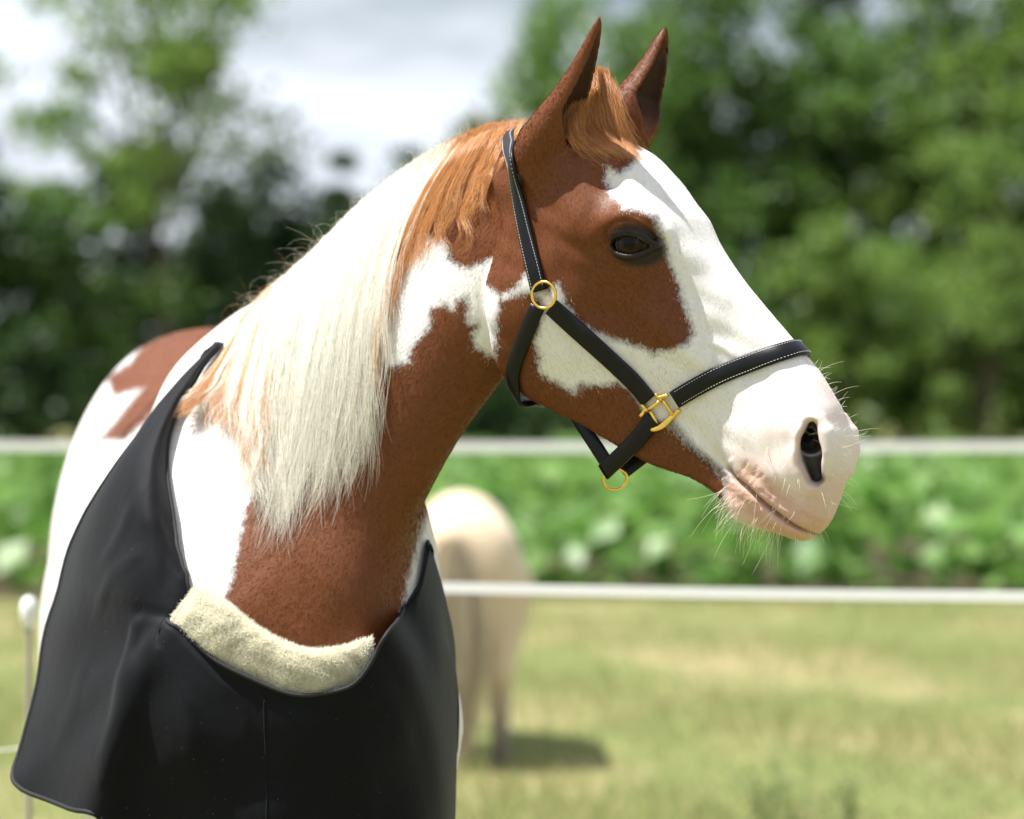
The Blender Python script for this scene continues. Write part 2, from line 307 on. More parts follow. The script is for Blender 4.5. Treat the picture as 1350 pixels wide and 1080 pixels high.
SECT = [  # x, half outline (y, z) from the top to the underside
 (-.150, [(0,-.130),(.006,-.132),(.010,-.14),(.008,-.147),(0,-.15)]),
 (-.130, [(0,-.098),(.022,-.104),(.040,-.128),(.044,-.155),(.032,-.182),(0,-.19)]),
 (-.090, [(0,-.053),(.040,-.060),(.064,-.086),(.072,-.12),(.070,-.16),(.056,-.195),(0,-.210)]),
 (-.050, [(0,-.026),(.045,-.032),(.076,-.058),(.088,-.09),(.086,-.14),(.074,-.185),(.056,-.212),(0,-.222)]),
 (.000, [(0,-.003),(.045,-.008),(.078,-.032),(.092,-.07),(.090,-.12),(.084,-.19),(.070,-.25),(.050,-.280),(0,-.286)]),
 (.050, [(0,.001),(.045,-.003),(.080,-.025),(.097,-.06),(.095,-.11),(.088,-.20),(.078,-.275),(.052,-.318),(0,-.322)]),
 (.100, [(0,.003),(.040,-.001),(.078,-.022),(.099,-.055),(.096,-.10),(.088,-.20),(.074,-.29),(.044,-.344),(0,-.340)]),
 (.145, [(0,-.002),(.034,-.006),(.064,-.022),(.084,-.055),(.090,-.10),(.084,-.19),(.068,-.28),(.040,-.340),(0,-.330)]),
 (.190, [(0,-.004),(.028,-.008),(.052,-.024),(.071,-.06),(.082,-.105),(.076,-.17),(.060,-.25),(.037,-.320),(0,-.304)]),
 (.240, [(0,-.002),(.024,-.007),(.043,-.024),(.060,-.06),(.071,-.105),(.064,-.16),(.051,-.235),(.034,-.295),(0,-.280)]),
 (.290, [(0,.002),(.022,-.004),(.039,-.022),(.053,-.06),(.060,-.10),(.054,-.15),(.044,-.215),(.031,-.274),(0,-.262)]),
 (.340, [(0,.005),(.022,.000),(.039,-.018),(.051,-.055),(.055,-.10),(.048,-.15),(.039,-.20),(.028,-.250),(0,-.242)]),
 (.390, [(0,.006),(.025,.001),(.045,-.016),(.057,-.05),(.059,-.10),(.051,-.145),(.038,-.185),(.028,-.216),(0,-.214)]),
 (.430, [(0,.002),(.028,-.003),(.050,-.018),(.063,-.05),(.063,-.10),(.054,-.145),(.043,-.177),(.030,-.200),(0,-.202)]),
 (.465, [(0,-.009),(.028,-.013),(.051,-.028),(.063,-.06),(.062,-.105),(.054,-.15),(.045,-.182),(.028,-.202),(0,-.206)]),
 (.495, [(0,-.030),(.026,-.033),(.046,-.045),(.057,-.075),(.057,-.115),(.050,-.15),(.040,-.174),(.024,-.187),(0,-.190)]),
 (.520, [(0,-.062),(.022,-.064),(.040,-.074),(.050,-.10),(.050,-.13),(.042,-.155),(.031,-.161),(.018,-.168),(0,-.170)]),
 (.540, [(0,-.090),(.018,-.092),(.032,-.101),(.038,-.118),(.036,-.135),(.028,-.145),(.019,-.152),(.011,-.156),(0,-.157)]),
 (.551, [(0,-.110),(.009,-.111),(.016,-.116),(.019,-.125),(.017,-.133),(.013,-.138),(.009,-.141),(.005,-.143),(0,-.144)]),
 (.555, [(0,-.126),(.001,-.1262),(.002,-.1265),(.0025,-.127),(.002,-.1275),(.0015,-.128),(.001,-.1282),(.0005,-.1284),(0,-.1285)]),
]
NPH, NXS = 97, 240
_ph = np.linspace(0, np.pi, NPH)                       # 0 = dorsal, pi = ventral
_sx = np.array([s[0] for s in SECT]); _cz = []; _R = []
for x, pts in SECT:
    pts = np.array(pts); cz = 0.5*(pts[0, 1]+pts[-1, 1]); _cz.append(cz)
    full = np.concatenate([pts, pts[-2:0:-1]*[-1, 1]])
    c = catmull(full, 600, closed=True)
    # arc-proportional half contour
    ang = np.arctan2(c[:, 0], c[:, 1]-cz); rad = np.hypot(c[:, 0], c[:, 1]-cz)
    o = np.argsort(ang); a, r = ang[o], rad[o]
    a = np.r_[a-2*np.pi, a, a+2*np.pi]; r = np.r_[r, r, r]
    _R.append(np.interp(_ph, a, r))
_R = np.array(_R); _cz = np.array(_cz)
X0, X1 = _sx[0], _sx[-1]
_xs = np.linspace(X0, X1, NXS)
def pchip(x, y, xi):
    h = np.diff(x); y = np.asarray(y, float); y2 = y.reshape(len(x), -1)
    dl = np.diff(y2, axis=0)/h[:, None]
    m = np.zeros_like(y2); w1 = (2*h[1:]+h[:-1])[:, None]; w2 = (h[1:]+2*h[:-1])[:, None]
    same = dl[1:]*dl[:-1] > 0
    with np.errstate(all='ignore'):
        m[1:-1] = np.where(same, (w1+w2)/(w1/dl[:-1]+w2/dl[1:]), 0)
    m[0] = dl[0]; m[-1] = dl[-1]
    i = np.clip(np.searchsorted(x, xi)-1, 0, len(h)-1); t = ((xi-x[i])/h[i])[:, None]; hh = h[i][:, None]
    r = (2*t**3-3*t**2+1)*y2[i]+(t**3-2*t**2+t)*hh*m[i]+(-2*t**3+3*t**2)*y2[i+1]+(t**3-t**2)*hh*m[i+1]
    return r.reshape((len(xi),)+y.shape[1:])
HR = pchip(_sx, _R, _xs); HC = pchip(_sx, _cz, _xs)
for _ in range(1): HR[1:-6] = 0.25*HR[:-7]+0.5*HR[1:-6]+0.25*HR[2:-5]

def seg_dist(p, a, b):
    ab = b-a; t = np.clip(((p-a) @ ab)/(ab @ ab), 0, 1)
    return np.linalg.norm(p-a-t[:, None]*ab, axis=1), t
def poly_dist(p, pts):
    d = np.full(len(p), 9.0)
    for a, b in zip(pts[:-1], pts[1:]): d = np.minimum(d, seg_dist(p, a, b)[0])
    return d
def chain(p, pts, radii):
    d = np.full(len(p), 9.0)
    for i in range(len(pts)-1):
        s, t = seg_dist(p, pts[i], pts[i+1]); d = np.minimum(d, s-(radii[i]*(1-t)+radii[i+1]*t))
    return d
def smin(a, b, k):
    h = np.maximum(k-np.abs(a-b), 0)/k; return np.minimum(a, b)-h*h*k*0.25
def smax(a, b, k): return -smin(-a, -b, k)
def gauss(d2, w): return np.exp(-d2/(w*w))

# eye frame in head coordinates
EYE = np.array([.102, .0, -.070]); E1 = np.array([.682, 0, .731]); E2 = np.array([-.731, 0, .682])
def eyep(u, v, y): return EYE+u*1.14*E1+v*1.16*E2+np.array([0, y, 0])
EYE_C = eyep(0, 0, .0785); EYE_R = .0268
BROW = np.array([eyep(-.048, .006, .088), eyep(-.030, .021, .094), eyep(-.006, .029, .097), eyep(.018, .027, .093), eyep(.038, .015, .084)])
UPLID = catmull([eyep(-.031, -.003, .090), eyep(-.019, .0075, .1010), eyep(-.002, .0122, .1045), eyep(.014, .0098, .1022), eyep(.027, .0035, .095), eyep(.034, -.001, .088)], 12)
LOLID = catmull([eyep(-.031, -.003, .090), eyep(-.020, -.0125, .0965), eyep(-.002, -.0165, .0985), eyep(.016, -.0115, .0965), eyep(.034, -.002, .088)], 12)
NOS = np.array([[.447, .061, -.028], [.463, .068, -.043], [.484, .067, -.058], [.504, .058, -.068]])
ALAR = np.array([[.446, .046, -.019], [.464, .047, -.022], [.484, .046, -.034], [.504, .043, -.053]])
RIM = np.array([[.443, .049, -.021], [.447, .056, -.042], [.464, .060, -.064], [.486, .057, -.078], [.508, .047, -.080]])
MOUTH = np.array([[.414, -.160], [.432, -.159], [.455, -.152], [.487, -.146], [.519, -.138], [.535, -.1335], [.560, -.125]])
JAWGRV = np.array([[.300, -.178], [.345, -.168], [.385, -.164], [.414, -.162]])
CREST = np.array([[.175, -.122], [.215, -.112], [.255, -.104], [.285, -.098]])
VEIN = np.array([[.255, -.088], [.272, -.070], [.292, -.060], [.318, -.056]])
WRINK = []
_wr = np.random.default_rng(3)
for k in range(26):                                     # skin creases round the mouth and chin
    t = _wr.uniform(0.02, .9); i = t*(len(MOUTH)-2); j = int(i)
    m = MOUTH[j]*(1-(i-j))+MOUTH[j+1]*(i-j)
    s = _wr.choice([-1, -1, 1]); L = _wr.uniform(.016, .040)
    a0 = m+np.array([-.002, s*_wr.uniform(.006, .013)])
    a1 = a0+np.array([_wr.uniform(-.030, .010), s*L*.7]); mid = (a0+a1)/2+_wr.normal(0, .004, 2)
    WRINK.append((np.array([a0, mid, a1]), _wr.uniform(.0006, .0012), _wr.uniform(.0016, .0026)))
for k in range(4):                                      # folds running along the upper lip
    o = .012+.011*k
    WRINK.append((np.array([[.470+.006*k, -.148+o*.85], [.492+.005*k, -.142+o*.9], [.515+.002*k, -.128+o*.75]]), .0016, .0026))

def f_head(q):
    x, y, z = q[:, 0], np.abs(q[:, 1]), q[:, 2]
    ti = np.clip((x-X0)/(X1-X0)*(NXS-1), 0, NXS-1.001); i = ti.astype(int); u = ti-i
    cz = HC[i]*(1-u)+HC[i+1]*u
    rho = np.hypot(y, z-cz); ph = np.arctan2(y, z-cz)/np.pi*(NPH-1); j = np.clip(ph.astype(int), 0, NPH-2); v = ph-j
    R = (HR[i, j]*(1-u)+HR[i+1, j]*u)*(1-v)+(HR[i, j+1]*(1-u)+HR[i+1, j+1]*u)*v
    f = rho-R
    f = np.maximum(f, np.maximum(X0-x, 0)*1.0+np.where(x < X0, 0, -9))
    f = np.where(x > X1, np.maximum(f, x-X1), f)
    s = np.stack([x, y, z], 1); xz = s[:, [0, 2]]
    near = np.abs(f) < .06
    g = np.zeros_like(f)
    sn = s[near]; q2 = xz[near]; gn = np.zeros(len(sn))
    lat = np.clip((sn[:, 1]-.012)/.03, 0, 1)
    def blob(cx, cz_, rx, rz, amp): return -amp*np.exp(-((q2[:, 0]-cx)/rx)**2-((q2[:, 1]-cz_)/rz)**2)*lat
    gn += blob(.055, -.235, .075, .085, .010)                   # masseter
    gn += blob(.030, -.110, .030, .028, .010)                   # root of the zygomatic arch
    gn += blob(.012, -.050, .026, .020, -.016)                  # hollow above the eye
    gn += blob(.165, -.060, .035, .022, -.006)                  # below the inner corner
    gn += blob(.155, -.145, .055, .040, -.013)
    gn += blob(.125, -.110, .035, .016, -.004)
    gn += .0011*np.sin(q2[:, 0]*95+1.3*np.sin(q2[:, 1]*70))*np.sin(q2[:, 1]*105+.8)*lat
    gn += blob(.330, -.055, .055, .028, -.005)                  # side of the nasal bone
    gn += blob(.235, -.200, .050, .030, -.004)
    gn += blob(.480, -.100, .030, .025, .003)
    gn += -.0065*gauss(poly_dist(q2, CREST)**2, .014)*lat*np.clip((q2[:, 0]-.165)/.05, 0, 1)
    gn += -.0024*gauss(poly_dist(q2, VEIN)**2, .0055)*lat*np.clip((q2[:, 0]-.245)/.03, 0, 1)*np.clip((.33-q2[:, 0])/.03, 0, 1)
    gn += .0060*gauss(poly_dist(q2, JAWGRV)**2, .012)*lat
    dm = poly_dist(q2, MOUTH)
    gn += .0115*gauss(dm**2, .0032)*np.clip((.557-q2[:, 0])/.010, 0, 1)-.0025*gauss((dm-.011)**2, .007)*lat*(q2[:, 0] > .41)
    gn += blob(.462, -.186, .026, .014, .006)                   # chin
    mz = q2[:, 0] > .39
    if mz.any():
        w = np.zeros(mz.sum())
        for pts, amp, wd in WRINK: w += amp*gauss(poly_dist(q2[mz], pts)**2, wd)
        gn[mz] += w*lat[mz]
    g[near] = gn
    f = (f+g)*np.clip((X1-x)/.05, .25, 1)
    # eye, nostril
    m = (np.abs(x-.10) < .09) & (np.abs(z+.07) < .09) & (y > .03)
    if m.any():
        e = s[m]; fe = f[m]
        fe = smin(fe, chain(e, BROW, [.007, .0145, .018, .0155, .006]), .022)
        du, dv = (e-EYE) @ E1, (e-EYE) @ E2
        fe = smin(fe, np.linalg.norm((e-EYE_C)/[1.0, 1, 1.0], axis=1)-(EYE_R+.0042), .012)
        hv = .0165
        alm = (np.abs(du)/.033)**2+np.abs(dv/(hv*(1-.28*np.clip(du/.034, -1, 1)**2))) ** 1.8
        cut = np.maximum((alm-1)*.009, .070-e[:, 1])
        fe = smax(fe, -cut, .004)
        fe = smin(fe, chain(e, UPLID, np.r_[.003, [.0055]*10, .003]), .004)
        fe = smin(fe, chain(e, LOLID, np.r_[.003, [.0036]*10, .003]), .005)
        # creases over the upper lid
        c2 = np.hypot(du/1.25, dv-.002)/1.12; fe += .0026*gauss((c2-.0245)**2, .0020)*np.clip(dv/.006, 0, 1)+.0014*gauss((c2-.0245)**2, .0022)*np.clip(-dv/.006, 0, 1)+.0012*gauss((c2-.0300)**2, .0020)*np.clip(-dv/.006, 0, 1)+.0014*gauss((c2-.0315)**2, .0020)*np.clip((dv-.004)/.006, 0, 1)*np.clip(du/.01, 0, 1)
        f[m] = fe
    m = (x > .40) & (x < .55) & (y > .015) & (z > -.12)
    if m.any():
        e = s[m]; fe = f[m]
        fe = smin(fe, chain(e, RIM, [.005, .007, .007, .007, .005]), .014)
        fe = smin(fe, chain(e, ALAR, [.007, .0125, .0125, .008]), .014)
        cut = chain(e, NOS, [.009, .0150, .0165, .0115])
        cut = smin(cut, chain(e, np.array([[.475, .056, -.048], [.455, .030, -.050], [.425, .022, -.05]]), [.010, .013, .010]), .008)
        cut = smin(cut, chain(e, NOS-np.array([.006, .020, -.001]), [.005, .010, .012, .008]), .014)
        fe = smax(fe, -cut, .007)
        f[m] = fe
    return f

# ears: leaf-shaped cups
def make_ear(base, tip, opening, length_bow, rmax):
    ax = tip-base; L = np.linalg.norm(ax); ax = ax/L
    op = opening-(opening @ ax)*ax; op /= np.linalg.norm(op); sd = np.cross(ax, op)
    return dict(b=base, ax=ax, op=op, sd=sd, L=L, bow=length_bow, r=rmax)
_eu = np.array([-.25, 0, .15, .33, .5, .67, .80, .90, .96, 1.0]); _er = np.array([.90, 1.0, .93, .75, .57, .40, .285, .18, .085, .01])
def f_ear(p, e, inner=False):
    d = p-e['b']; u = (d @ e['ax'])/e['L']; s = d @ e['sd']; o = d @ e['op']
    o = o-e['bow']*np.sin(np.clip(u, 0, 1)*np.pi)
    r = np.interp(u, _eu, _er)*e['r']
    out = np.hypot(s*1.0, o*1.12)-r
    ri = np.maximum(r-.0055, .0005); sh = r*.62
    st = np.clip((u-.03)/.34, 0, 1); st = st*st*(3-2*st); inn = np.hypot(s*.98, (o-sh*(1.6-.6*st))*.80)-ri*1.02*(.15+.85*st)
    cup = smax(out, -(inn+np.clip(.05-u, 0, 1)*.6), .003)
    if inner: return inn+np.clip(.05-u, 0, 1)*.6, u
    return np.maximum(np.maximum(cup, (u-1.0)*e['L']), (-.22-u)*e['L'])
EARS = [make_ear(pix(718, 190, 5.245), pix(792, 20, 5.17), np.array([.80, -.56, -.20]), .009, .041),
        make_ear(pix(818, 172, 5.365), pix(878, 34, 5.36), np.array([.78, -.58, -.22]), .010, .050)]

# neck: fan of sections between the crest and the underline
NECK_T = [(744,178,5.335), (664,168,5.40), (580,208,5.50), (492,266,5.62), (402,349,5.80), (330,418,6.02), (292,448,6.22), (262,480,6.44)]
NECK_B = [(728,330,5.31), (672,470,5.35), (628,532,5.38), (568,610,5.39), (512,700,5.40), (458,800,5.39), (404,890,5.44), (400,1010,5.66)]
NECK_W = [.058, .064, .072, .084, .102, .122, .135, .12]
_kt = 33
NT = catmull(pix(*np.array(NECK_T).T), _kt); NB = catmull(pix(*np.array(NECK_B).T), _kt)
NS = 0.5*(NT+NB); NA = 0.5*(NT-NB); NH = np.linalg.norm(NA, axis=1); NA = NA/NH[:, None]
_tan = unit(np.gradient(NS, axis=0)); NV = unit(np.cross(NA, _tan)); NV *= np.sign(-NV[:, 1:2]); NN = unit(np.cross(NV, NA))
NN *= np.sign((NN*_tan).sum(1, keepdims=True)); NW = catmull(np.array(NECK_W)[:, None], _kt)[:, 0]
def f_neck(p):
    D = p @ NN.T-(NS*NN).sum(1)                          # (n, k) signed distance to each section plane
    k = np.argmin(np.abs(D), axis=1)
    r = np.arange(len(p)); d0 = D[r, k]
    k2 = np.clip(k+np.where(d0 > 0, 1, -1), 0, _kt-1); d1 = D[r, k2]
    t = np.where((k2 != k) & (d0*d1 < 0), d0/np.where(np.abs(d0-d1) < 1e-9, 1, d0-d1), 0)[:, None]
    S = NS[k]*(1-t)+NS[k2]*t; A = NA[k]*(1-t)+NA[k2]*t; V = NV[k]*(1-t)+NV[k2]*t
    t = t[:, 0]; h = NH[k]*(1-t)+NH[k2]*t; w = NW[k]*(1-t)+NW[k2]*t
    u = ((p-S)*A).sum(1)/h; v = ((p-S)*V).sum(1)/w
    wid = np.clip(1-.26*u-.20*u*u, .3, 1.6)
    f = (np.sqrt(u*u+(v/wid)**2)-1)*np.minimum(h, w)*1.15
    ends = np.maximum(np.where(k == 0, -D[:, 0], -9), np.where(k == _kt-1, D[:, -1], -9))
    return smax(f, ends, .04)

# trunk along a straight axis
BX0, BY0 = -.310, 5.40; BDX = -.126
TR = np.array([  # depth, half width, top, bottom
 (5.42,.100,1.29,1.00),(5.48,.165,1.36,.92),(5.60,.205,1.44,.84),(5.80,.238,1.525,.78),(6.05,.270,1.60,.73),(6.25,.295,1.612,.70),
 (6.50,.338,1.575,.70),(6.75,.350,1.560,.72),(7.00,.332,1.610,.78),(7.22,.315,1.655,.86),(7.42,.285,1.640,.93),(7.54,.170,1.560,1.02),(7.60,.090,1.42,1.14),(7.62,.010,1.30,1.28)])
def body_cx(d): return BX0+BDX*(d-BY0)
def f_trunk(p):
    d = p[:, 1]; hw = np.interp(d, TRD, TRV[:, 0]); tp = np.interp(d, TRD, TRV[:, 1]); bt = np.interp(d, TRD, TRV[:, 2])
    cz = .5*(tp+bt); hh = .5*(tp-bt); u = (p[:, 2]-cz)/hh; v = (p[:, 0]-body_cx(d))/(hw*np.clip(1-.10*u-.10*np.maximum(u, 0)**2, .5, 1.3))
    f = (np.sqrt(np.abs(u)**2.1+np.abs(v)**2.1+1e-9)-1)*np.minimum(hw, hh)
    f = smax(f, TRD[0]-d, .06); return np.where(d > TRD[-1], np.maximum(f, d-TRD[-1]), f)
TRD = np.linspace(TR[0, 0], TR[-1, 0], 160); TRV = pchip(TR[:, 0], TR[:, 1:], TRD)
def ellip(p, c, r):
    q = (p-np.array(c))/np.array(r); n = np.linalg.norm(q, axis=1); return (n-1)*min(r)
def bx(d, off): return body_cx(d)+off
LEGS = []
for s in (-1, 1):
    LEGS.append((np.array([[bx(5.72, s*.15), 5.72, 1.02], [bx(5.70, s*.15), 5.68, .80], [bx(5.70, s*.14), 5.70, .50], [bx(5.70, s*.14), 5.71, .44], [bx(5.70, s*.14), 5.71, .17], [bx(5.70, s*.14), 5.64, .075], [bx(5.7, s*.14), 5.61, .06]]), [.12, .085, .047, .05, .034, .042, .055]))
    LEGS.append((np.array([[bx(7.2, s*.16), 7.15, 1.05], [bx(7.2, s*.16), 7.12, .82], [bx(7.2, s*.15), 7.34, .56], [bx(7.2, s*.15), 7.33, .50], [bx(7.2, s*.15), 7.30, .17], [bx(7.2, s*.15), 7.23, .075], [bx(7.2, s*.15), 7.20, .06]]), [.17, .125, .055, .055, .038, .044, .057]))
def boxed(fn, lo, hi, pad=.06):
    lo, hi = np.array(lo)-pad, np.array(hi)+pad
    def g(p):
        d = np.linalg.norm(np.maximum(np.maximum(lo-p, p-hi), 0), axis=1)+pad
        m = ((p > lo) & (p < hi)).all(1)
        if m.any(): d[m] = fn(p[m])
        return d
    return g
_hc = np.array([from_head((a, b, c)) for a in (X0-.01, X1+.01) for b in (-.125, .125) for c in (-.36, .03)])
g_head = boxed(lambda p: f_head(to_head(p)), _hc.min(0), _hc.max(0))
g_neck = boxed(f_neck, np.minimum(NT.min(0), NB.min(0))-.17, np.maximum(NT.max(0), NB.max(0))+.17, .08)
g_ears = []
for e in EARS:
    a, b = e['b']-e['ax']*.05, e['b']+e['ax']*e['L']; g_ears.append(boxed(lambda p, e=e: f_ear(p, e), np.minimum(a, b)-.05, np.maximum(a, b)+.05, .03))
g_legs = [boxed(lambda p, l=l: chain(p, *l), l[0].min(0)-.18, l[0].max(0)+.18, .12) for l in LEGS]
def F_trunk(p):
    ft = f_trunk(p)
    for s in (-1, 1):
        ft = smin(ft, ellip(p, (bx(5.66, s*.142), 5.68, 1.18), (.094, .20, .28)), .07)     # shoulder
        ft = smin(ft, ellip(p, (bx(5.50, s*.085), 5.51, 1.06), (.10, .10, .17)), .09)      # breast muscle
        ft = smin(ft, ellip(p, (bx(5.85, s*.085), 5.94, 1.42), (.105, .24, .18)), .08)       # shoulder blade
        ft = smin(ft, ellip(p, (bx(7.20, s*.14), 7.22, 1.22), (.155, .30, .36)), .08)       # quarters
    for g in g_legs: ft = smin(ft, g(p), .07)
    return ft
def F(p):
    p = np.asarray(p, float); fh = g_head(p)
    for g in g_ears: fh = smin(fh, g(p), .022)
    fn = g_neck(p); ft = F_trunk(p)
    fb = smin(fn, ft, .055)
    return smin(fh, fb, .026)
def Fgrad(p, h=.0015):
    k = np.array([[1, -1, -1], [-1, -1, 1], [-1, 1, -1], [1, 1, 1]], float); g = 0
    for v in k: g = g+v*F(p+h*v)[:, None]
    return g/(4*h)
def Fn(p): return unit(Fgrad(p))
def push_out(p, off, it=3):
    """move points that lie deeper than off (metres above the skin) out to it"""
    p = p.copy()
    for _ in range(it):
        f = F(p); m = f < off
        if not m.any(): break
        g = Fgrad(p[m]); n2 = np.maximum((g*g).sum(1), .2)
        p[m] += ((off[m] if np.ndim(off) else off)-f[m])[:, None]*g/n2[:, None]
    return p
def snap(p, off, it=4):
    p = p.copy()
    for _ in range(it):
        f = F(p); g = Fgrad(p); n2 = np.maximum((g*g).sum(1), .2)
        st = (off-f)/n2; st = np.clip(st, -.03, .03); p += st[:, None]*g
    return p
def cast(px, py, off=0.0, d0=4.85, d1=7.4):
    """first point along the pixel rays that lies off above the skin; misses return the closest approach"""
    px, py = np.asarray(px, float).ravel(), np.asarray(py, float).ravel()
    d = np.full(len(px), d0); best = np.full(len(px), 9.); bd = d.copy(); live = np.ones(len(px), bool)
    off = np.broadcast_to(off, len(px))
    for _ in range(90):
        f = F(pix(px[live], py[live], d[live]))-off[live]
        idx = np.where(live)[0]; b = f < best[idx]; best[idx[b]] = f[b]; bd[idx[b]] = d[idx[b]]
        d[idx] += np.clip(f*.65, .0008, .2); live[idx] = (f > .0006) & (d[idx] < d1)
        if not live.any(): break
    return pix(px, py, bd), best

def surface_nets(fn, lo, hi, h, coarse=4, warp=None):
    """sparse surface nets: quads on fn == 0 at cell size h (in warped axes)"""
    W = warp or (lambda q: q); lo = np.array(lo); H_ = h*coarse; up = 4
    n = np.ceil((np.array(hi)-lo)/(H_*up)).astype(int)
    g = np.stack(np.meshgrid(*[np.arange(k) for k in n], indexing='ij'), -1).reshape(-1, 3)
    def size(c, hh): return np.linalg.norm(W(lo+(c+1)*hh)-W(lo+c*hh), axis=1)
    act = np.concatenate([c[np.abs(fn(W(lo+(c+.5)*H_*up))) < size(c, H_*up)*.95] for c in np.array_split(g, max(1, len(g)//60000))])
    o4 = np.stack(np.meshgrid(*[np.arange(up)]*3, indexing='ij'), -1).reshape(-1, 3)
    g = (act[:, None]*up+o4[None]).reshape(-1, 3); n = n*up
    act = np.concatenate([c[np.abs(fn(W(lo+(c+.5)*H_))) < size(c, H_)*1.15] for c in np.array_split(g, max(1, len(g)//60000))])
    off = np.stack(np.meshgrid(*[np.arange(coarse)]*3, indexing='ij'), -1).reshape(-1, 3)
    NXYZ = n*coarse+2; mul = np.array([NXYZ[1]*NXYZ[2], NXYZ[2], 1], np.int64)
    offc = np.stack(np.meshgrid(*[np.arange(coarse+1)]*3, indexing='ij'), -1).reshape(-1, 3)
    corner_ids = np.array([[i, j, k] for i in (0, 1) for j in (0, 1) for k in (0, 1)])
    e_idx = [(a, b) for a in range(8) for b in range(a+1, 8) if abs(corner_ids[a]-corner_ids[b]).sum() == 1]
    cid, cpos, edges = [], [], []
    for blk in np.array_split(act, max(1, len(act)//600)):
        P = lo+(blk[:, None, :]*coarse+offc[None])*h
        v = fn(W(P.reshape(-1, 3))).reshape(len(blk), coarse+1, coarse+1, coarse+1)
        V8 = np.stack([v[:, i:i+coarse, j:j+coarse, k:k+coarse] for i, j, k in corner_ids], -1).reshape(len(blk)*coarse**3, 8)
        neg = V8 < 0; m = neg.any(1) & ~neg.all(1)
        if not m.any(): continue
        cells = (blk[:, None, :]*coarse+off[None]).reshape(-1, 3)[m]; V = V8[m]
        acc = np.zeros((len(V), 3)); cnt = np.zeros(len(V))
        for a, b in e_idx:
            s = (V[:, a] < 0) != (V[:, b] < 0); t = np.where(s, V[:, a]/np.where(s, V[:, a]-V[:, b], 1), 0)
            acc += np.where(s[:, None], corner_ids[a]+(corner_ids[b]-corner_ids[a])*t[:, None], 0); cnt += s
        cid.append(cells @ mul); cpos.append(lo+(cells+acc/cnt[:, None])*h)
        for ax, other in ((0, 4), (1, 2), (2, 1)):       # edges leaving the cell's low corner
            s = (V[:, 0] < 0) != (V[:, other] < 0)
            edges.append(np.stack([cells[s] @ mul, np.full(s.sum(), ax), (V[s, 0] < 0).astype(int)], 1))
    cid = np.concatenate(cid); cpos = np.concatenate(cpos); o = np.argsort(cid); cid, cpos = cid[o], cpos[o]
    E = np.concatenate(edges); Q = []
    for ax in range(3):
        e = E[E[:, 1] == ax]; a, b = [m_ for i, m_ in enumerate(mul) if i != ax]
        if ax == 1: a, b = b, a
        q = np.stack([e[:, 0], e[:, 0]-a, e[:, 0]-a-b, e[:, 0]-b], 1)
        i = np.clip(np.searchsorted(cid, q), 0, len(cid)-1); ok = (cid[i] == q).all(1)
        i = i[ok]; fl = e[ok, 2] == 0; i[fl] = i[fl][:, ::-1]; Q.append(i)
    return W(cpos), np.concatenate(Q)
def laplace(v, q, it=1, lam=.5):
    n = len(v)
    for _ in range(it):
        acc = np.zeros_like(v); cnt = np.zeros(n)
        for k in range(4):
            a, b = q[:, k], q[:, (k+1) % 4]
            for c in range(3): acc[:, c] += np.bincount(a, v[b, c], n)+np.bincount(b, v[a, c], n)
            cnt += np.bincount(a, minlength=n)+np.bincount(b, minlength=n)
        v = v+lam*(acc/np.maximum(cnt, 1)[:, None]-v)
    return v
def axis_warp(knots, steps):
    """world coordinate for a grid coordinate; the step per grid unit changes at the knots"""
    k = np.array(knots, float); q = np.r_[0, np.cumsum(np.diff(k)/np.array(steps))]
    return lambda t: np.interp(t, q, k), q[-1]
# finest cells round the head, coarser towards the legs and the quarters
wx, qx = axis_warp([-1.05, -.45, -.10, .75], [2.2, 1.25, 1.0])
wy, qy = axis_warp([5.0, 5.55, 6.1, 7.75], [1.0, 1.6, 3.0])
wz, qz = axis_warp([.0, .85, 1.25, 2.08], [3.5, 1.6, 1.0])
t0 = time.time()
HV, HQ = surface_nets(F, (0, 0, 0), (qx, qy, qz), .0028, warp=lambda q: np.stack([wx(q[:, 0]), wy(q[:, 1]), wz(q[:, 2])], 1))
HV = laplace(HV, HQ, 1, .5)
HV = snap(HV, 0.0, 1)
HNRM = Fn(HV)
print('horse mesh', len(HV), len(HQ), time.time()-t0)
# ------------------------------------------------------------------ coat pattern: chestnut patches traced on the skin
HEAD_BROWN = [
 [(600,120),(700,60),(790,0),(900,0),(900,150),(842,185),(836,204),(831,214),(818,226),(798,216),(795,240),(808,262),(822,277),(846,281),(864,291),(870,318),(878,346),(893,380),(903,412),(911,438),(905,451),(886,460),(862,463),(838,453),(815,446),(800,440),(780,432),(768,426),(757,412),(746,394),(735,371),(722,384),(700,372),(695,355),(686,370),(676,380),(662,388),(652,384),(640,372),(600,330)],
 [(661,397),(675,391),(700,388),(714,402),(701,452),(709,470),(708,492),(722,503),(738,509),(757,521),(768,509),(791,512),(814,507),(826,510),(852,548),(880,564),(905,587),(932,609),(954,634),(950,670),(800,640),(690,570),(655,520),(648,480),(654,456),(656,425)],
]
NECK_BROWN = [
 [(800,90),(640,120),(582,190),(566,235),(545,292),(559,299),(569,312),(588,318),(595,341),(608,352),(625,348),(643,341),(700,335)],
 [(720,480),(653,474),(640,470),(627,461),(619,440),(628,430),(616,428),(612,393),(605,399),(600,412),(585,404),(570,410),(569,432),(557,446),(546,458),(541,480),(520,487),(488,480),(460,520),(420,575),(370,612),(343,634),(332,660),(322,684),(314,732),(303,780),(285,800),(290,1080),(500,1080),(531,800),(534,770),(545,735),(556,690),(600,600),(640,560)],
]
BODY_BROWN = [[(190,452),(235,425),(320,405),(330,470),(230,520),(165,578),(133,579),(160,548),(189,511),(151,520),(142,498),(172,480)]]
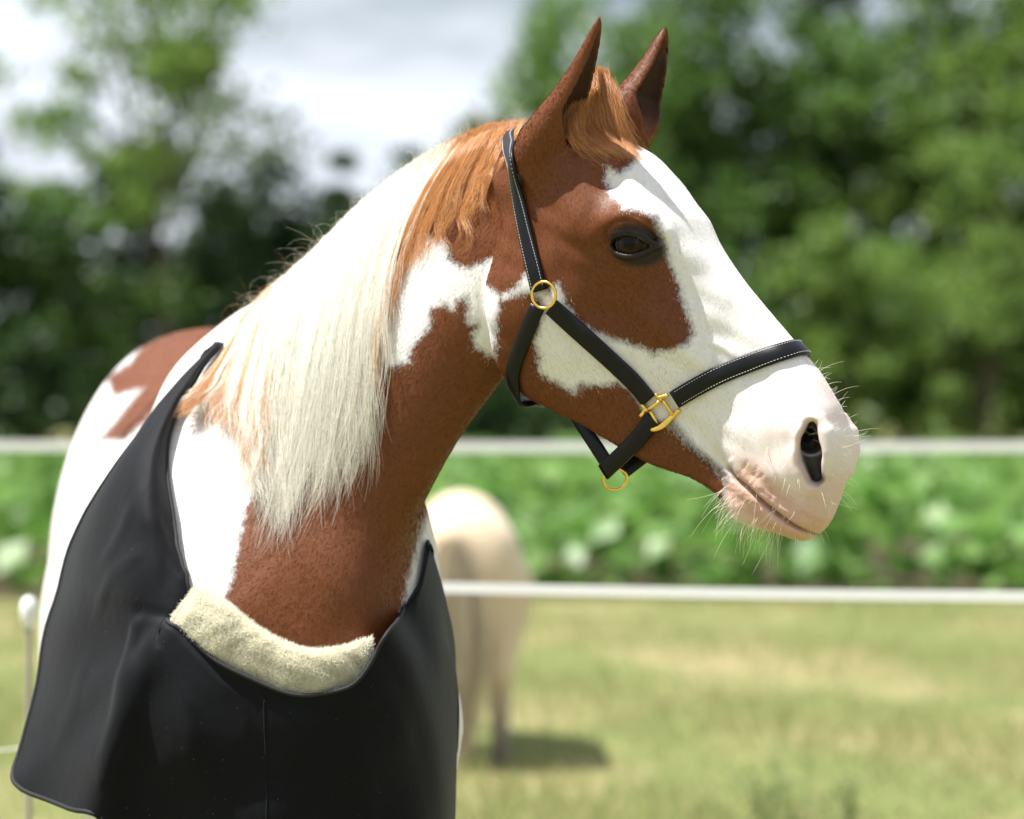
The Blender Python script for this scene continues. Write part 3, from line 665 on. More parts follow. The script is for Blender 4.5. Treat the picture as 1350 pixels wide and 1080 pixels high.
CHEST_BROWN = [(285,800),(303,780),(314,732),(322,684),(343,634),(488,480),(530,520),(526,700),(522,800),(500,1080),(290,1080)]
def poly_sdf(q, polys):
    """signed distance in pixels, positive inside any polygon"""
    out = np.full(len(q), -1e3)
    for P in polys:
        P = np.array(P, float); A = P; B = np.roll(P, -1, 0)
        for sl in np.array_split(np.arange(len(q)), max(1, len(q)//60000)):
            x = q[sl]; d = np.full(len(x), 1e6); ins = np.zeros(len(x), bool)
            for a, b in zip(A, B):
                ab = b-a; t = np.clip(((x-a) @ ab)/(ab @ ab+1e-9), 0, 1); d = np.minimum(d, ((x-a-t[:, None]*ab)**2).sum(1))
                cr = ((a[1] > x[:, 1]) != (b[1] > x[:, 1])); ins ^= cr & (x[:, 0] < ab[0]*(x[:, 1]-a[1])/(ab[1] if ab[1] else 1e-9)+a[0])
            out[sl] = np.maximum(out[sl], np.where(ins, 1, -1)*np.sqrt(d))
    return out
def regions(p):
    """0 head, 1 neck, 2 trunk"""
    fh = g_head(p)
    for g in g_ears: fh = np.minimum(fh, g(p))
    fn = g_neck(p); ft = f_trunk(p)
    return np.where(fh <= np.minimum(fn, ft)+.004, 0, np.where((fn <= ft+.03) & (p[:, 1] < 6.0), 1, 2))
def coat(p, nrm):
    """signed distance to chestnut (m), pink, dark (skin, plus shade painted into nostrils, mouth line and ears)"""
    reg = regions(p); view = unit(np.array([0, 0, CAM_H])-p); back = (nrm*view).sum(1) < -.05
    q = p.copy()
    m = back & (reg == 0)
    if m.any(): h = to_head(p[m]); sw = h[:, 1] < 0; h[:, 1] = np.where(sw, -h[:, 1], h[:, 1]); q[m] = from_head(h)
    m = back & (reg == 1)
    if m.any():
        k = np.argmin(np.abs(p[m] @ NN.T-(NS*NN).sum(1)), axis=1); dv = ((p[m]-NS[k])*NV[k]).sum(1)
        q[m] = p[m]-2*np.minimum(dv, 0)[:, None]*NV[k]
    m = back & (reg == 2)
    if m.any(): c = body_cx(p[m, 1]); q[m, 0] = c-np.abs(p[m, 0]-c)
    px = to_pix(q); d = np.full(len(p), -50.)
    for r, polys in ((0, HEAD_BROWN), (1, NECK_BROWN), (2, BODY_BROWN+[CHEST_BROWN])):
        m = reg == r
        if m.any(): d[m] = poly_sdf(px[m], polys)
    h = to_head(p); hy = np.abs(h[:, 1])
    ishead = reg == 0
    # the chestnut of the off-side brow, small
    far = ishead & (h[:, 1] < -.05)
    if far.any():
        e = EYE+np.array([0, -.085, 0]); d[far] = np.maximum(d[far]*0-12, (.030-np.linalg.norm((h[far]-e), axis=1))*900)
        d[far & (h[:, 0] < -.02)] = 40
    ear = np.minimum(g_ears[0](p), g_ears[1](p)) < .004
    d[ear] = 60
    zz = h[:, 2]+.02*np.sin(h[:, 0]*40)
    lipd = poly_dist(h[:, [0, 2]], MOUTH); nosd = chain(np.stack([h[:, 0], hy, h[:, 2]], 1), NOS, [.008, .013, .015, .01])
    pink = np.maximum(np.clip((.058-lipd)/.034, 0, 1)*np.clip((h[:, 0]-.405)/.03, 0, 1), np.clip((.014-nosd)/.014, 0, 1)*.8)
    pink = np.maximum(pink, .46*np.clip((h[:, 0]-.36)/.06, 0, 1)*(.7+.3*np.sin(h[:, 0]*110)*np.sin(h[:, 2]*130)))
    pink = np.maximum(pink, np.clip((h[:, 0]-.47)/.05, 0, 1)*np.clip(.45-h[:, 2]*4, .45, .85))*ishead
    ec = np.stack([(h-EYE) @ E1, (h-EYE) @ E2], 1); er = np.hypot((ec[:, 0]-.004)/1.35, ec[:, 1]+.001)
    dark = np.clip((.0315-er+.004*np.clip(ec[:, 0]/.03, -1, 1)-.002*np.clip(ec[:, 1]/.02, -1, 1))/.008, 0, 1)*.97*(hy > .06)*ishead
    s = np.stack([h[:, 0], hy, h[:, 2]], 1)
    inn = np.minimum(chain(s, NOS-np.array([.006, .020, -.001]), [.005, .010, .012, .008]), chain(s, np.array([[.475, .056, -.048], [.455, .030, -.050], [.425, .022, -.05]]), [.010, .013, .010]))
    call = smin(inn, chain(s, NOS, [.009, .0150, .0165, .0115]), .014)
    dark = np.maximum(dark, np.clip((.005-call)/.003, 0, 1)*np.clip((.054-hy)/.012, 0, 1)*.96*ishead)  # shade of the nostril hollow, painted as dark colour
    dark = np.maximum(dark, np.clip((.003-chain(s, NOS, [.009, .0150, .0165, .0115]))/.004, 0, 1)*np.clip((.062-hy)/.012, 0, 1)*.45*ishead)  # weaker painted shade on the shallow outer part of the nostril
    dark = np.maximum(dark, .48*np.clip((.0030-lipd)/.0022, 0, 1)*ishead*(h[:, 0] > .416))  # shade in the crease between the lips, painted along the mouth line
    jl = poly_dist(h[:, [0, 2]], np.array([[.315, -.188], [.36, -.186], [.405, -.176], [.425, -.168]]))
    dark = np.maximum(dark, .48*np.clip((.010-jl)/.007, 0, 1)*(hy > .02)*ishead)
    for e in EARS:                                       # shade painted into the inside of the cups
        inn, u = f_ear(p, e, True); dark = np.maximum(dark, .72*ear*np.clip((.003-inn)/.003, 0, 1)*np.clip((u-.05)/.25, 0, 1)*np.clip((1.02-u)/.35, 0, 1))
    return d*.00103, pink, dark, reg
CHEST_A, CHEST_B = np.array([.138, .041, .0095]), np.array([.104, .029, .007])
WHITE, PINK, DARK = np.array([.76, .735, .715]), np.array([.68, .49, .42]), np.array([.014, .010, .009])

t0 = time.time()
BD, PK, DK, REG = coat(HV, HNRM)
# ------------------------------------------------------------------ materials of the horse
N = Nodes('horse_skin')
bd = attr(N, 'brown_d'); nz = N.noise(210, 4, .6); nz2 = N.noise(60, 3, .5)
v = N.math('ADD', bd, N.math('MULTIPLY', N.math('SUBTRACT', nz, .5), .016)); v = N.math('ADD', v, N.math('MULTIPLY', N.math('SUBTRACT', nz2, .5), .014))
mask = N.new('MapRange'); mask.inputs[1].default_value = -.0025; mask.inputs[2].default_value = .0025; N.link(v, mask.inputs[0])
brown = N.mix(N.noise(16, 4, .6), tuple(CHEST_A*.95), tuple(CHEST_B*1.2))
white = N.mix(N.noise(40, 4, .6), (.75, .72, .69), (.69, .665, .64))
pinkc = N.mix(N.noise(120, 5, .65), (.60, .40, .33), (.47, .27, .21))
band = N.new('MapRange'); band.inputs[1].default_value = -.010; band.inputs[2].default_value = -.001; N.link(v, band.inputs[0])
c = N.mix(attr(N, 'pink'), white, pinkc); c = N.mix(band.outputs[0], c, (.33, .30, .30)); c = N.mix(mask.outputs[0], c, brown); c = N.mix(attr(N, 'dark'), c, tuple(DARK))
b1 = N.bump(N.noise(520, 3, .6), .25, .0008); b2 = N.bump(N.noise(110, 4, .6), .12, .0015, b1)
M_SKIN = N.pbr(c, .52, .28, normal=b2)
N = Nodes('hair_strand')
col = attr(N, 'strand_col', 'Color'); M_HAIR = N.pbr(col, .46, .12)
N = Nodes('mane_strand')
col = attr(N, 'strand_col', 'Color'); b = N.new('BsdfPrincipled'); tr = N.new('BsdfTranslucent'); mx = N.new('MixShader'); mx.inputs[0].default_value = .30
N.link(col, b.inputs['Base Color']); b.inputs['Roughness'].default_value = .36; b.inputs['Specular IOR Level'].default_value = .45
N.link(col, tr.inputs['Color']); N.link(b.outputs[0], mx.inputs[1]); N.link(tr.outputs[0], mx.inputs[2]); N.link(mx.outputs[0], N.out.inputs['Surface']); M_MANE = N.m

horse = empty('horse', 'chestnut and white pinto horse in black halter looking to the side', 'horse', loc=(bx(6.5, 0), 6.5, 0))
PAR_INV = Matrix.Translation(horse.location).inverted()
def child(o, par):
    o.parent = par; o.matrix_parent_inverse = Matrix.Translation(par.location).inverted(); return o
body = child(new_mesh('body', HV, HQ, M_SKIN), horse)
for nm, arr in (('brown_d', BD), ('pink', PK), ('dark', DK)):
    a = body.data.attributes.new(nm, 'FLOAT', 'POINT'); a.data.foreach_set('value', np.asarray(arr, np.float32))

# eyes
def uv_sphere(c, r, nu=40, nv=24, ax=(1, 1, 1)):
    u = np.linspace(0, 2*np.pi, nu, endpoint=False); w = np.linspace(0, np.pi, nv)
    W_, U_ = np.meshgrid(w, u, indexing='ij')
    v = np.stack([np.sin(W_)*np.cos(U_), np.sin(W_)*np.sin(U_), np.cos(W_)], -1).reshape(-1, 3)*np.array(ax)*r+np.array(c)
    f = [[i*nu+j, (i+1)*nu+j, (i+1)*nu+(j+1) % nu, i*nu+(j+1) % nu] for i in range(nv-1) for j in range(nu)]
    return v, np.array(f)
EYE_MATS = []
for s in (1, -1):
    N = Nodes('eye_globe')
    geo = N.new('NewGeometry'); dn = N.new('VectorMath', _operation='DISTANCE')
    cen = from_head(EYE_C*[1, s, 1]); fr = from_head((EYE_C+np.array([.003, EYE_R, .001]))*[1, s, 1])
    N.link(geo.outputs['Position'], dn.inputs[0]); dn.inputs[1].default_value = tuple(fr)
    c = N.ramp(N.math('MULTIPLY', dn.outputs['Value'], 40), [(0, (.003, .002, .002)), (.30, (.004, .003, .002)), (.40, (.026, .010, .005)), (.66, (.018, .007, .004)), (.74, (.012, .007, .006)), (.90, (.07, .055, .05))])
    EYE_MATS.append(N.pbr(c, .03, .16))
    v, f = uv_sphere(cen, EYE_R)
    child(new_mesh('eye', v, f, EYE_MATS[-1]), horse)

# ------------------------------------------------------------------ short coat hair on the parts the picture looks at
def sample_surface(n, weight):
    fc = HV[HQ].mean(1); w = weight
    idx = RNG.choice(len(HQ), n, p=w/w.sum()); uv = RNG.random((n, 2))
    a, b, c, d = [HV[HQ[idx, k]] for k in range(4)]; u, v = uv[:, :1], uv[:, 1:]
    p = a*(1-u)*(1-v)+b*u*(1-v)+c*u*v+d*(1-u)*v
    nn = unit(HNRM[HQ[idx]].mean(1)); return p, nn, idx
fc = HV[HQ].mean(1); fnrm = unit(HNRM[HQ].mean(1)); fpix = to_pix(fc)
area = np.linalg.norm(np.cross(HV[HQ[:, 2]]-HV[HQ[:, 0]], HV[HQ[:, 3]]-HV[HQ[:, 1]]), axis=1)*.5
facing = (fnrm*unit(np.array([0, 0, CAM_H])-fc)).sum(1)
freg = REG[HQ[:, 0]]
wgt = area*(facing > -.35)*(fpix[:, 1] < 1000)*np.where(freg == 0, 1.0, np.where(freg == 1, .8, .28))
hfc = to_head(fc)
wgt *= np.where((freg == 0) & (hfc[:, 0] > .42), .45, 1.0)*(1-.85*PK[HQ[:, 0]])
wgt *= np.where(DK[HQ[:, 0]] > .75, .06, 1.0)*np.where((DK[HQ[:, 0]] > .25) & (freg == 0) & (hfc[:, 0] > .43), 0.0, 1.0)
nsd = chain(np.stack([hfc[:, 0], np.abs(hfc[:, 1]), hfc[:, 2]], 1), NOS, [.009, .0150, .0165, .0115]); wgt *= np.where((freg == 0) & (nsd < .006), 0.0, 1.0)
NHAIR = 330000
p, nn, idx = sample_surface(NHAIR, wgt)
rg = freg[idx]
flow = np.where((rg == 0)[:, None], HX*.95-HZ*.30, np.array([-.55, .25, -.80]))
earm = np.minimum(g_ears[0](p), g_ears[1](p)) < .006
flow = np.where(earm[:, None], EARS[0]['ax'], flow)
flow = flow+RNG.normal(0, .16, flow.shape); tg = unit(flow-(flow*nn).sum(1, keepdims=True)*nn)
hx = to_head(p)[:, 0]
L = np.where(rg == 0, .0046, .0056)*RNG.uniform(.7, 1.25, NHAIR); L = np.where((rg == 0) & (hx > .41), .0030, L); L = np.where(earm, .0055, L)
lift = np.where(rg == 0, .14, .10)+RNG.normal(0, .035, NHAIR)
d0 = unit(tg+nn*lift[:, None]); d1 = unit(tg+nn*(lift*.25)[:, None])
P = np.stack([p-nn*.0004, p+d0*(L*.5)[:, None], p+d0*(L*.5)[:, None]+d1*(L*.5)[:, None]], 1)
bdv = BD[HQ[idx]].mean(1); pkv = PK[HQ[idx]].mean(1); dkv = DK[HQ[idx]].mean(1)
cell = np.floor(p/.006).astype(int); hsh = ((cell*np.array([73856093, 19349663, 83492791])).sum(1) % 1009)/1009.
isb = bdv+RNG.normal(0, .0034, NHAIR)+(hsh-.5)*.008 > 0
tone = RNG.random((NHAIR, 1))
colr = np.where(isb[:, None], CHEST_A*(.90+.22*tone)+np.array([.02, .012, .006])*(hsh[:, None]-.5), WHITE*(.90+.12*tone))
colr = np.where((~isb & (RNG.random(NHAIR) < pkv*.75))[:, None], PINK*(.95+.2*tone), colr)
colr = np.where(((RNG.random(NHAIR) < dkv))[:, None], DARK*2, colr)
child(hair('coat_hair', P, np.array([.00012, .0001, .00003]), np.clip(colr, 0, .9), M_HAIR), horse)['kind'] = 'stuff'
print('coat', time.time()-t0)

# ------------------------------------------------------------------ mane
t0 = time.time()
gx = np.arange(215, 870, 7.); gy = np.arange(120, 730, 7.)
GX, GY = np.meshgrid(gx, gy); _c, _m = cast(GX, GY, 0.0)
DM = _c[:, 1].reshape(GX.shape)
def depth_at(px, py):
    u = np.clip((px-gx[0])/7., 0, len(gx)-1.001); v = np.clip((py-gy[0])/7., 0, len(gy)-1.001); i, j = u.astype(int), v.astype(int); a, b = u-i, v-j
    return (DM[j, i]*(1-a)+DM[j, i+1]*a)*(1-b)+(DM[j+1, i]*(1-a)+DM[j+1, i+1]*a)*b
for _ in range(2): DM[1:-1, 1:-1] = .5*DM[1:-1, 1:-1]+.125*(DM[2:, 1:-1]+DM[:-2, 1:-1]+DM[1:-1, 2:]+DM[1:-1, :-2])
GUIDE = np.array([
 [(318,424),(300,455),(285,480),(268,505),(250,530),(236,548)],
 [(338,400),(318,438),(300,470),(283,500),(262,520),(245,538)],
 [(352,385),(338,430),(328,475),(322,520),(320,560),(322,600)],
 [(380,362),(360,430),(345,490),(336,550),(330,600),(328,640)],
 [(410,336),(388,410),(370,480),(357,550),(350,610),(344,660)],
 [(445,300),(418,380),(398,460),(384,540),(372,620),(360,696)],
 [(480,266),(450,350),(428,435),(414,520),(402,600),(385,682)],
 [(515,238),(480,320),(456,410),(444,500),(434,580),(420,655)],
 [(548,214),(508,295),(482,385),(470,470),(462,550),(452,625)],
 [(575,198),(535,275),(506,360),(492,440),(486,520),(480,606)],
 [(598,186),(556,248),(528,305),(510,360),(500,420),(496,470)],
 [(622,174),(590,215),(562,262),(540,310),(522,355),(510,395)],
 [(648,164),(628,195),(608,232),(594,270),(584,305),(578,335)],
 [(672,162),(656,190),(643,220),(634,252),(628,285),(624,312)],
 [(692,158),(684,176),(674,196),(664,216),(657,235),(652,252)]], float)
NG = len(GUIDE)
#            chestnut share of each guide
GCH = np.array([.62, .50, .55, .22, .04, .0, .0, .0, .02, .10, .65, .95, 1.0, 1.0, 1.0])
GDN = np.array([.95, .95, .80, 1., 1.1, 1.2, 1.2, 1.2, 1.2, 1.1, .42, .22, .13, .11, .12])
def mane_strands(n, k=16):
    cum = np.cumsum(np.interp(np.linspace(0, NG-1, 400), np.arange(NG), GDN)); cum /= cum[-1]
    nc = n//40                                           # locks of about 22 strands
    cu = np.interp(RNG.random(nc), cum, np.linspace(0, NG-1, 400)); cl = RNG.uniform(.70, 1.08, nc); clay = RNG.beta(1.3, 1.6, nc)
    cdx = RNG.normal(0, 9, nc); cch = RNG.random(nc); cph = RNG.uniform(0, 6.28, (nc, 2)); csp = RNG.uniform(.5, 1.4, nc)
    ci = RNG.integers(0, nc, n); u = np.clip(cu[ci]+RNG.normal(0, .17, n), 0, NG-1.001)
    i = u.astype(int); a = (u-i)[:, None, None]; G = GUIDE[i]*(1-a)+GUIDE[i+1]*a
    a2 = np.clip(cu[ci], 0, NG-1.001); j = a2.astype(int); b = (a2-j)[:, None, None]; GC = GUIDE[j]*(1-b)+GUIDE[j+1]*b
    t = np.linspace(0, 1, k); Ls = np.clip(cl[ci]*(.56+.50*RNG.beta(1.3, 1.35, n)), .35, 1.12)
    tt = np.outer(Ls, t)                                 # (n, k)
    def ev(G_):
        s = np.clip(tt, 0, 1)*5; q = np.minimum(s.astype(int), 4); w = (s-q)[..., None]; r = np.arange(n)[:, None]
        E = np.concatenate([2*G_[:, :1]-G_[:, 1:2], G_, 2*G_[:, -1:]-G_[:, -2:-1]], 1)
        p0, p1, p2, p3 = E[r, q], E[r, q+1], E[r, q+2], E[r, q+3]
        o = .5*(2*p1+(-p0+p2)*w+(2*p0-5*p1+4*p2-p3)*w*w+(-p0+3*p1-3*p2+p3)*w**3)
        return o+(np.maximum(tt-1, 0)[..., None])*(G_[:, -1]-G_[:, -2])[:, None]*5
    cl_w = (.90*np.clip(t, 0, 1)**.9)[None, :, None]     # strands close up into their lock
    xy = ev(G)*(1-cl_w)+ev(GC)*cl_w
    wav = np.clip(tt-.45, 0, 1)[..., None]*np.stack([np.sin(tt*15+cph[ci, :1]), .4*np.sin(tt*12+cph[ci, 1:])], -1)*14*csp[ci][:, None, None]
    xy = xy+wav+(cdx[ci][:, None]*tt**1.5)[..., None]*np.array([1, .15])
    ph = RNG.uniform(0, 6.28, (n, 1)); xy[..., 0] += np.sin(tt*RNG.uniform(6, 22, (n, 1))+ph)*RNG.normal(0, 1.7, (n, 1))*tt
    xy[..., 0] += RNG.normal(0, 5.5, (n, 1))*tt**2; xy[:, 0] += RNG.normal(0, 2.0, (n, 2))
    lay = np.clip(clay[ci]+RNG.normal(0, .12, n), 0, 1); off = .002+(.004+.020*lay[:, None])*np.clip(tt*5, .25, 1)*(1-.35*np.clip(tt, 0, 1))
    off = off+np.clip(tt-.6, 0, 1)*.02*RNG.random((n, 1))+(.030*np.clip((4.6-u)/1.6, 0, 1))[:, None]*np.clip(tt*6, 0, 1)
    P = pix(xy[..., 0], xy[..., 1], depth_at(xy[..., 0], xy[..., 1])-off)
    gch = np.interp(u, np.arange(NG), GCH); ch = cch[ci]*.8+RNG.random(n)*.2 < gch
    tone = (.82+.3*RNG.random((n, 1)))*(.92+.16*cch[ci][:, None])
    col = np.where(ch[:, None], np.array([.60, .30, .115])*tone, np.array([.80, .77, .67])*np.minimum(tone, 1.06))
    return P, np.clip(col, 0, .93)
P, col = mane_strands(26000)
child(hair('mane', P, np.r_[np.linspace(.00017, .00022, 6), np.linspace(.00022, .00016, 7), .00013, .0001, .00005], col, M_MANE), horse)
# stray hairs along the crest
n = 900; tcr = RNG.random(n)*(NG-1.2); i = tcr.astype(int); a = (tcr-i)[:, None]; r0 = GUIDE[i, 0]*(1-a)+GUIDE[i+1, 0]*a+RNG.normal(0, 2, (n, 2))
k = 8; t = np.linspace(0, 1, k); ang = RNG.normal(1.9, .8, n); Ls = RNG.gamma(2.0, 9, n); curl = RNG.normal(.6, 1.2, n)
aa = ang[:, None]+curl[:, None]*t*2.2; st = np.stack([np.cos(aa), -np.sin(aa)], -1)*(Ls/k)[:, None, None]
xy = r0[:, None]+np.array([2, 5])+np.cumsum(st, 1); dd = depth_at(r0[:, 0], r0[:, 1])[:, None]+RNG.normal(0, .012, (n, 1))+RNG.normal(0, .02, (n, 1))*t
ch = RNG.random(n) < np.interp(tcr, np.arange(NG), GCH)
child(hair('mane_flyaways', pix(xy[..., 0], xy[..., 1], dd), np.linspace(.00012, .00004, k), np.where(ch[:, None], [.50, .25, .11], [.80, .74, .62]), M_MANE), horse)
# forelock: short tuft between the ears falling on the forehead
FG = np.array([[(752,150),(752,168),(758,186),(772,196),(786,204)], [(772,122),(764,148),(768,172),(786,190),(806,206)], [(784,100),(782,128),(788,158),(804,184),(824,206)],
               [(792,96),(798,122),(804,152),(816,182),(832,212)], [(800,112),(808,136),(814,160),(824,186),(834,206)]], float)
n, k = 4200, 12; u = RNG.random(n)*3.999; i = u.astype(int); a = (u-i)[:, None, None]; G = FG[i]*(1-a)+FG[i+1]*a
t = np.linspace(0, 1, k); Ls = RNG.uniform(.55, 1.05, n); tt = np.outer(Ls, t)*4; q = np.clip(tt.astype(int), 0, 3); w = (tt-q)[..., None]; r = np.arange(n)[:, None]
xy = G[r, q]*(1-w)+G[r, q+1]*w; lk = RNG.normal(0, 1, (90, 2)); li = RNG.integers(0, 90, n); xy += (RNG.normal(0, 5, (n, 1, 2)))+((lk[li]*5.5+RNG.normal(0, 3.5, (n, 2)))[:, None]*t[None, :, None]**1.6)
ph = RNG.uniform(0, 6.28, (n, 1)); xy[..., 0] += np.sin(t*5+ph)*2.4*t
dep = np.clip(depth_at(xy[..., 0], xy[..., 1]), 5.20, 5.285); dep = .35*dep+.65*np.interp(xy[..., 1], [90, 210], [5.285, 5.225])
P = pix(xy[..., 0], xy[..., 1], dep-.004-.024*RNG.random((n, 1))*np.sin(np.pi*np.clip(t, .08, .95)))
P = push_out(P.reshape(-1, 3), .0025, 2).reshape(n, k, 3)
child(hair('forelock', P, np.linspace(.0002, .00006, k), np.array([.56, .265, .098])*RNG.uniform(.6, 1.35, (n, 1)), M_MANE), horse)
# whiskers on the lips, chin and nose; lashes
def tufts(roots, dirs, lens, k, rad, col, sag=.25, jit=.25):
    n = len(roots); d = unit(dirs+RNG.normal(0, jit, dirs.shape)); t = np.linspace(0, 1, k)[None, :, None]
    bend = RNG.normal(0, .25, (n, 1, 3))
    return roots[:, None]+d[:, None]*t*lens[:, None, None]+(bend+np.array([0, 0, -sag]))*lens[:, None, None]*t**2*.7
wq = (freg == 0)*area*(DK[HQ[:, 0]] < .2)*(nsd > .006)*(facing > -.5)*((hfc[:, 0] > .43) & (hfc[:, 2] < -.055))*np.where(hfc[:, 2] < -.17, 5., 1.)*np.where(hfc[:, 0] > .53, .2, 1)
p, nn, idx = sample_surface(230, wq)
hh = to_head(p); L = np.where(hh[:, 2] < -.165, RNG.gamma(2.4, .0078, 230), RNG.gamma(2.6, .007, 230))
P = tufts(p, nn+np.where((hh[:, 2] < -.165)[:, None], np.array([-.35, -.1, -.5]), np.array([.1, -.1, -.25])), L, 7, None, None, .3)
wq2 = (freg == 0)*area*(nsd > .008)*((hfc[:, 0] > .36) & (hfc[:, 2] > -.06))*(facing > -.4)*(facing < .5)
p, nn, idx = sample_surface(70, wq2); P2 = tufts(p, nn, RNG.gamma(3, .006, 70), 7, None, None, .1)
P = np.concatenate([P, P2]); child(hair('whiskers', P, np.linspace(.00024, .00008, 7), np.array([.82, .74, .58])*RNG.uniform(.8, 1.08, (len(P), 1)), M_MANE), horse)
for s, nm in ((1, 'eyelashes'), (-1, 'eyelashes')):
    n = 60; t = RNG.random(n)*.8+.08; lid = catmull(UPLID, 100)[(t*99).astype(int)]+np.array([0, .004, 0])
    dr = np.tile(np.array([0, .75, 0])-.35*E2+.15*E1, (n, 1)); P = tufts(lid, dr, RNG.uniform(.008, .016, n), 6, None, None, 0, .15)
    P[..., 1] *= s; P = from_head(P.reshape(-1, 3)).reshape(P.shape)
    child(hair(nm, P, np.linspace(.00022, .00006, 6), np.tile([.016, .011, .009], (n, 1)), M_MANE), horse)
# fine fringe on the ear rims
print('mane', time.time()-t0)
# ------------------------------------------------------------------ halter
t0 = time.time()
def sweep(path, nrm, prof, closed=False):
    """prof (k, 2): across, along normal -> verts, quads with end caps"""
    m, k = len(path), len(prof); tg = unit(np.gradient(path, axis=0)); nrm = unit(nrm-(nrm*tg).sum(1, keepdims=True)*tg); sd = np.cross(tg, nrm)
    v = path[:, None]+prof[None, :, :1]*sd[:, None]+prof[None, :, 1:]*nrm[:, None]
    f = [[i*k+j, i*k+(j+1) % k, (i+1)*k+(j+1) % k, (i+1)*k+j] for i in range(m-1) for j in range(k)]
    f += [list(range(k))[::-1], [(m-1)*k+j for j in range(k)]]
    return v.reshape(-1, 3), f, sd, nrm
def strap_prof(w, t): h = w/2; e = t*.35; return np.array([(-h, 0), (-h, t-e), (-h+e, t), (0, t*1.08), (h-e, t), (h, t-e), (h, 0), (0, -.0002)])
N = Nodes('black_leather'); nz = N.noise(260, 5, .6)
M_LEATHER = N.pbr(N.mix(N.noise(35, 4, .6), (.003, .003, .004), (.0065, .0065, .009)), .40, .22, normal=N.bump(nz, .35, .0006), coat=.03)
N = Nodes('white_thread'); M_THREAD = N.pbr((.62, .62, .60), .7, .2)
N = Nodes('brass'); M_BRASS = N.pbr(N.mix(N.noise(90, 4, .6), (.95, .66, .16), (.80, .50, .10)), .22, .5, metal=1.0, normal=N.bump(N.noise(200, 3, .5), .12, .0004))
halter = empty('halter', 'black leather halter with white stitching and brass fittings on the horse', 'halter', loc=tuple(from_head((.15, 0, -.12))))
def skin_path(px, n=40, off=.0035):
    c = catmull(np.array(px, float), n); p, m = cast(c[:, 0], c[:, 1], off); return p
def smooth_path(p, it=6):
    for _ in range(it): p[1:-1] = .5*p[1:-1]+.25*(p[2:]+p[:-2])
    return p
def strap(name, path, nrm=None, w=.0245, t=.0042, stitch=False, off=None):
    if nrm is None:
        nrm = Fn(path)
        for _ in range(12): nrm[1:-1] = unit(nrm[2:]+nrm[:-2]+nrm[1:-1]*2)
    v, f, sd, nr = sweep(path, nrm, strap_prof(w, t)); o = child(new_mesh(name, v, f, M_LEATHER), halter)
    if stitch:
        L = np.r_[0, np.cumsum(np.linalg.norm(np.diff(path, axis=0), axis=1))]; vs, fs = [], []
        tg = unit(np.gradient(path, axis=0))
        for e in (-1, 1):
            for s in np.arange(.008, L[-1]-.006, .0042):
                g = lambda a: np.array([np.interp(s, L, a[:, c]) for c in range(3)])
                c = g(path)+e*(w/2-.0032)*g(sd)+(t+.0001)*g(nr); T, S, U = g(tg)*.0013, g(sd)*.00035, g(nr)*.0004; b = len(vs)
                for q in ((-1, -1), (1, -1), (1, 1), (-1, 1)): vs.append(c+q[0]*T+q[1]*S)
                for q in ((-1, -1), (1, -1), (1, 1), (-1, 1)): vs.append(c+q[0]*T*.7+q[1]*S*.6+U)
                fs += [[b+4, b+5, b+6, b+7], [b, b+1, b+5, b+4], [b+1, b+2, b+6, b+5], [b+2, b+3, b+7, b+6], [b+3, b, b+4, b+7]]
        st = new_mesh('stitching', np.array(vs), fs, M_THREAD, smooth=False); st.parent = o; st.matrix_parent_inverse = Matrix.Translation(halter.location).inverted()
        st.matrix_parent_inverse = o.matrix_world.inverted() if False else Matrix.Identity(4)
        st.parent = o; st.matrix_parent_inverse = Matrix.Identity(4)
        st['kind'] = 'stuff'
    return o
def tube(name, path, r, mat, par, k=10, closed=False):
    path = np.asarray(path, float); m = len(path); r = np.broadcast_to(r, m)
    tg = unit(np.roll(path, -1, 0)-np.roll(path, 1, 0)) if closed else unit(np.gradient(path, axis=0))
    ref = np.array([.31, .2, .93]); a = unit(np.cross(tg, ref)); b = np.cross(tg, a); w = np.linspace(0, 2*np.pi, k, endpoint=False)
    v = path[:, None]+r[:, None, None]*(np.cos(w)[None, :, None]*a[:, None]+np.sin(w)[None, :, None]*b[:, None])
    f = [[i*k+j, i*k+(j+1) % k, ((i+1) % m)*k+(j+1) % k, ((i+1) % m)*k+j] for i in range(m if closed else m-1) for j in range(k)]
    if not closed: f += [list(range(k))[::-1], [(m-1)*k+j for j in range(k)]]
    o = new_mesh(name, v.reshape(-1, 3), f, mat); return child(o, par) if par else o
# crownpiece: near cheek ring up behind the ears and over the poll
near = skin_path([(711,384), (703,350), (694,312), (685,268), (676,222), (671,190), (670,174)], 46)
over = [from_head(v) for v in ((-.150, .012, -.070), (-.152, -.030, -.072), (-.125, -.070, -.115), (-.07, -.095, -.17), (.03, -.105, -.20))]
over = snap(catmull(np.array([near[-1]]+over), 40)[1:], .0035, 5)
path = smooth_path(np.concatenate([near, over]), 8); strap('crownpiece', resample(path, 90), stitch=True, w=.0235)
strap('cheek_strap', smooth_path(skin_path([(727,404), (760,434), (800,470), (835,503), (856,528)], 36)), w=.0255)
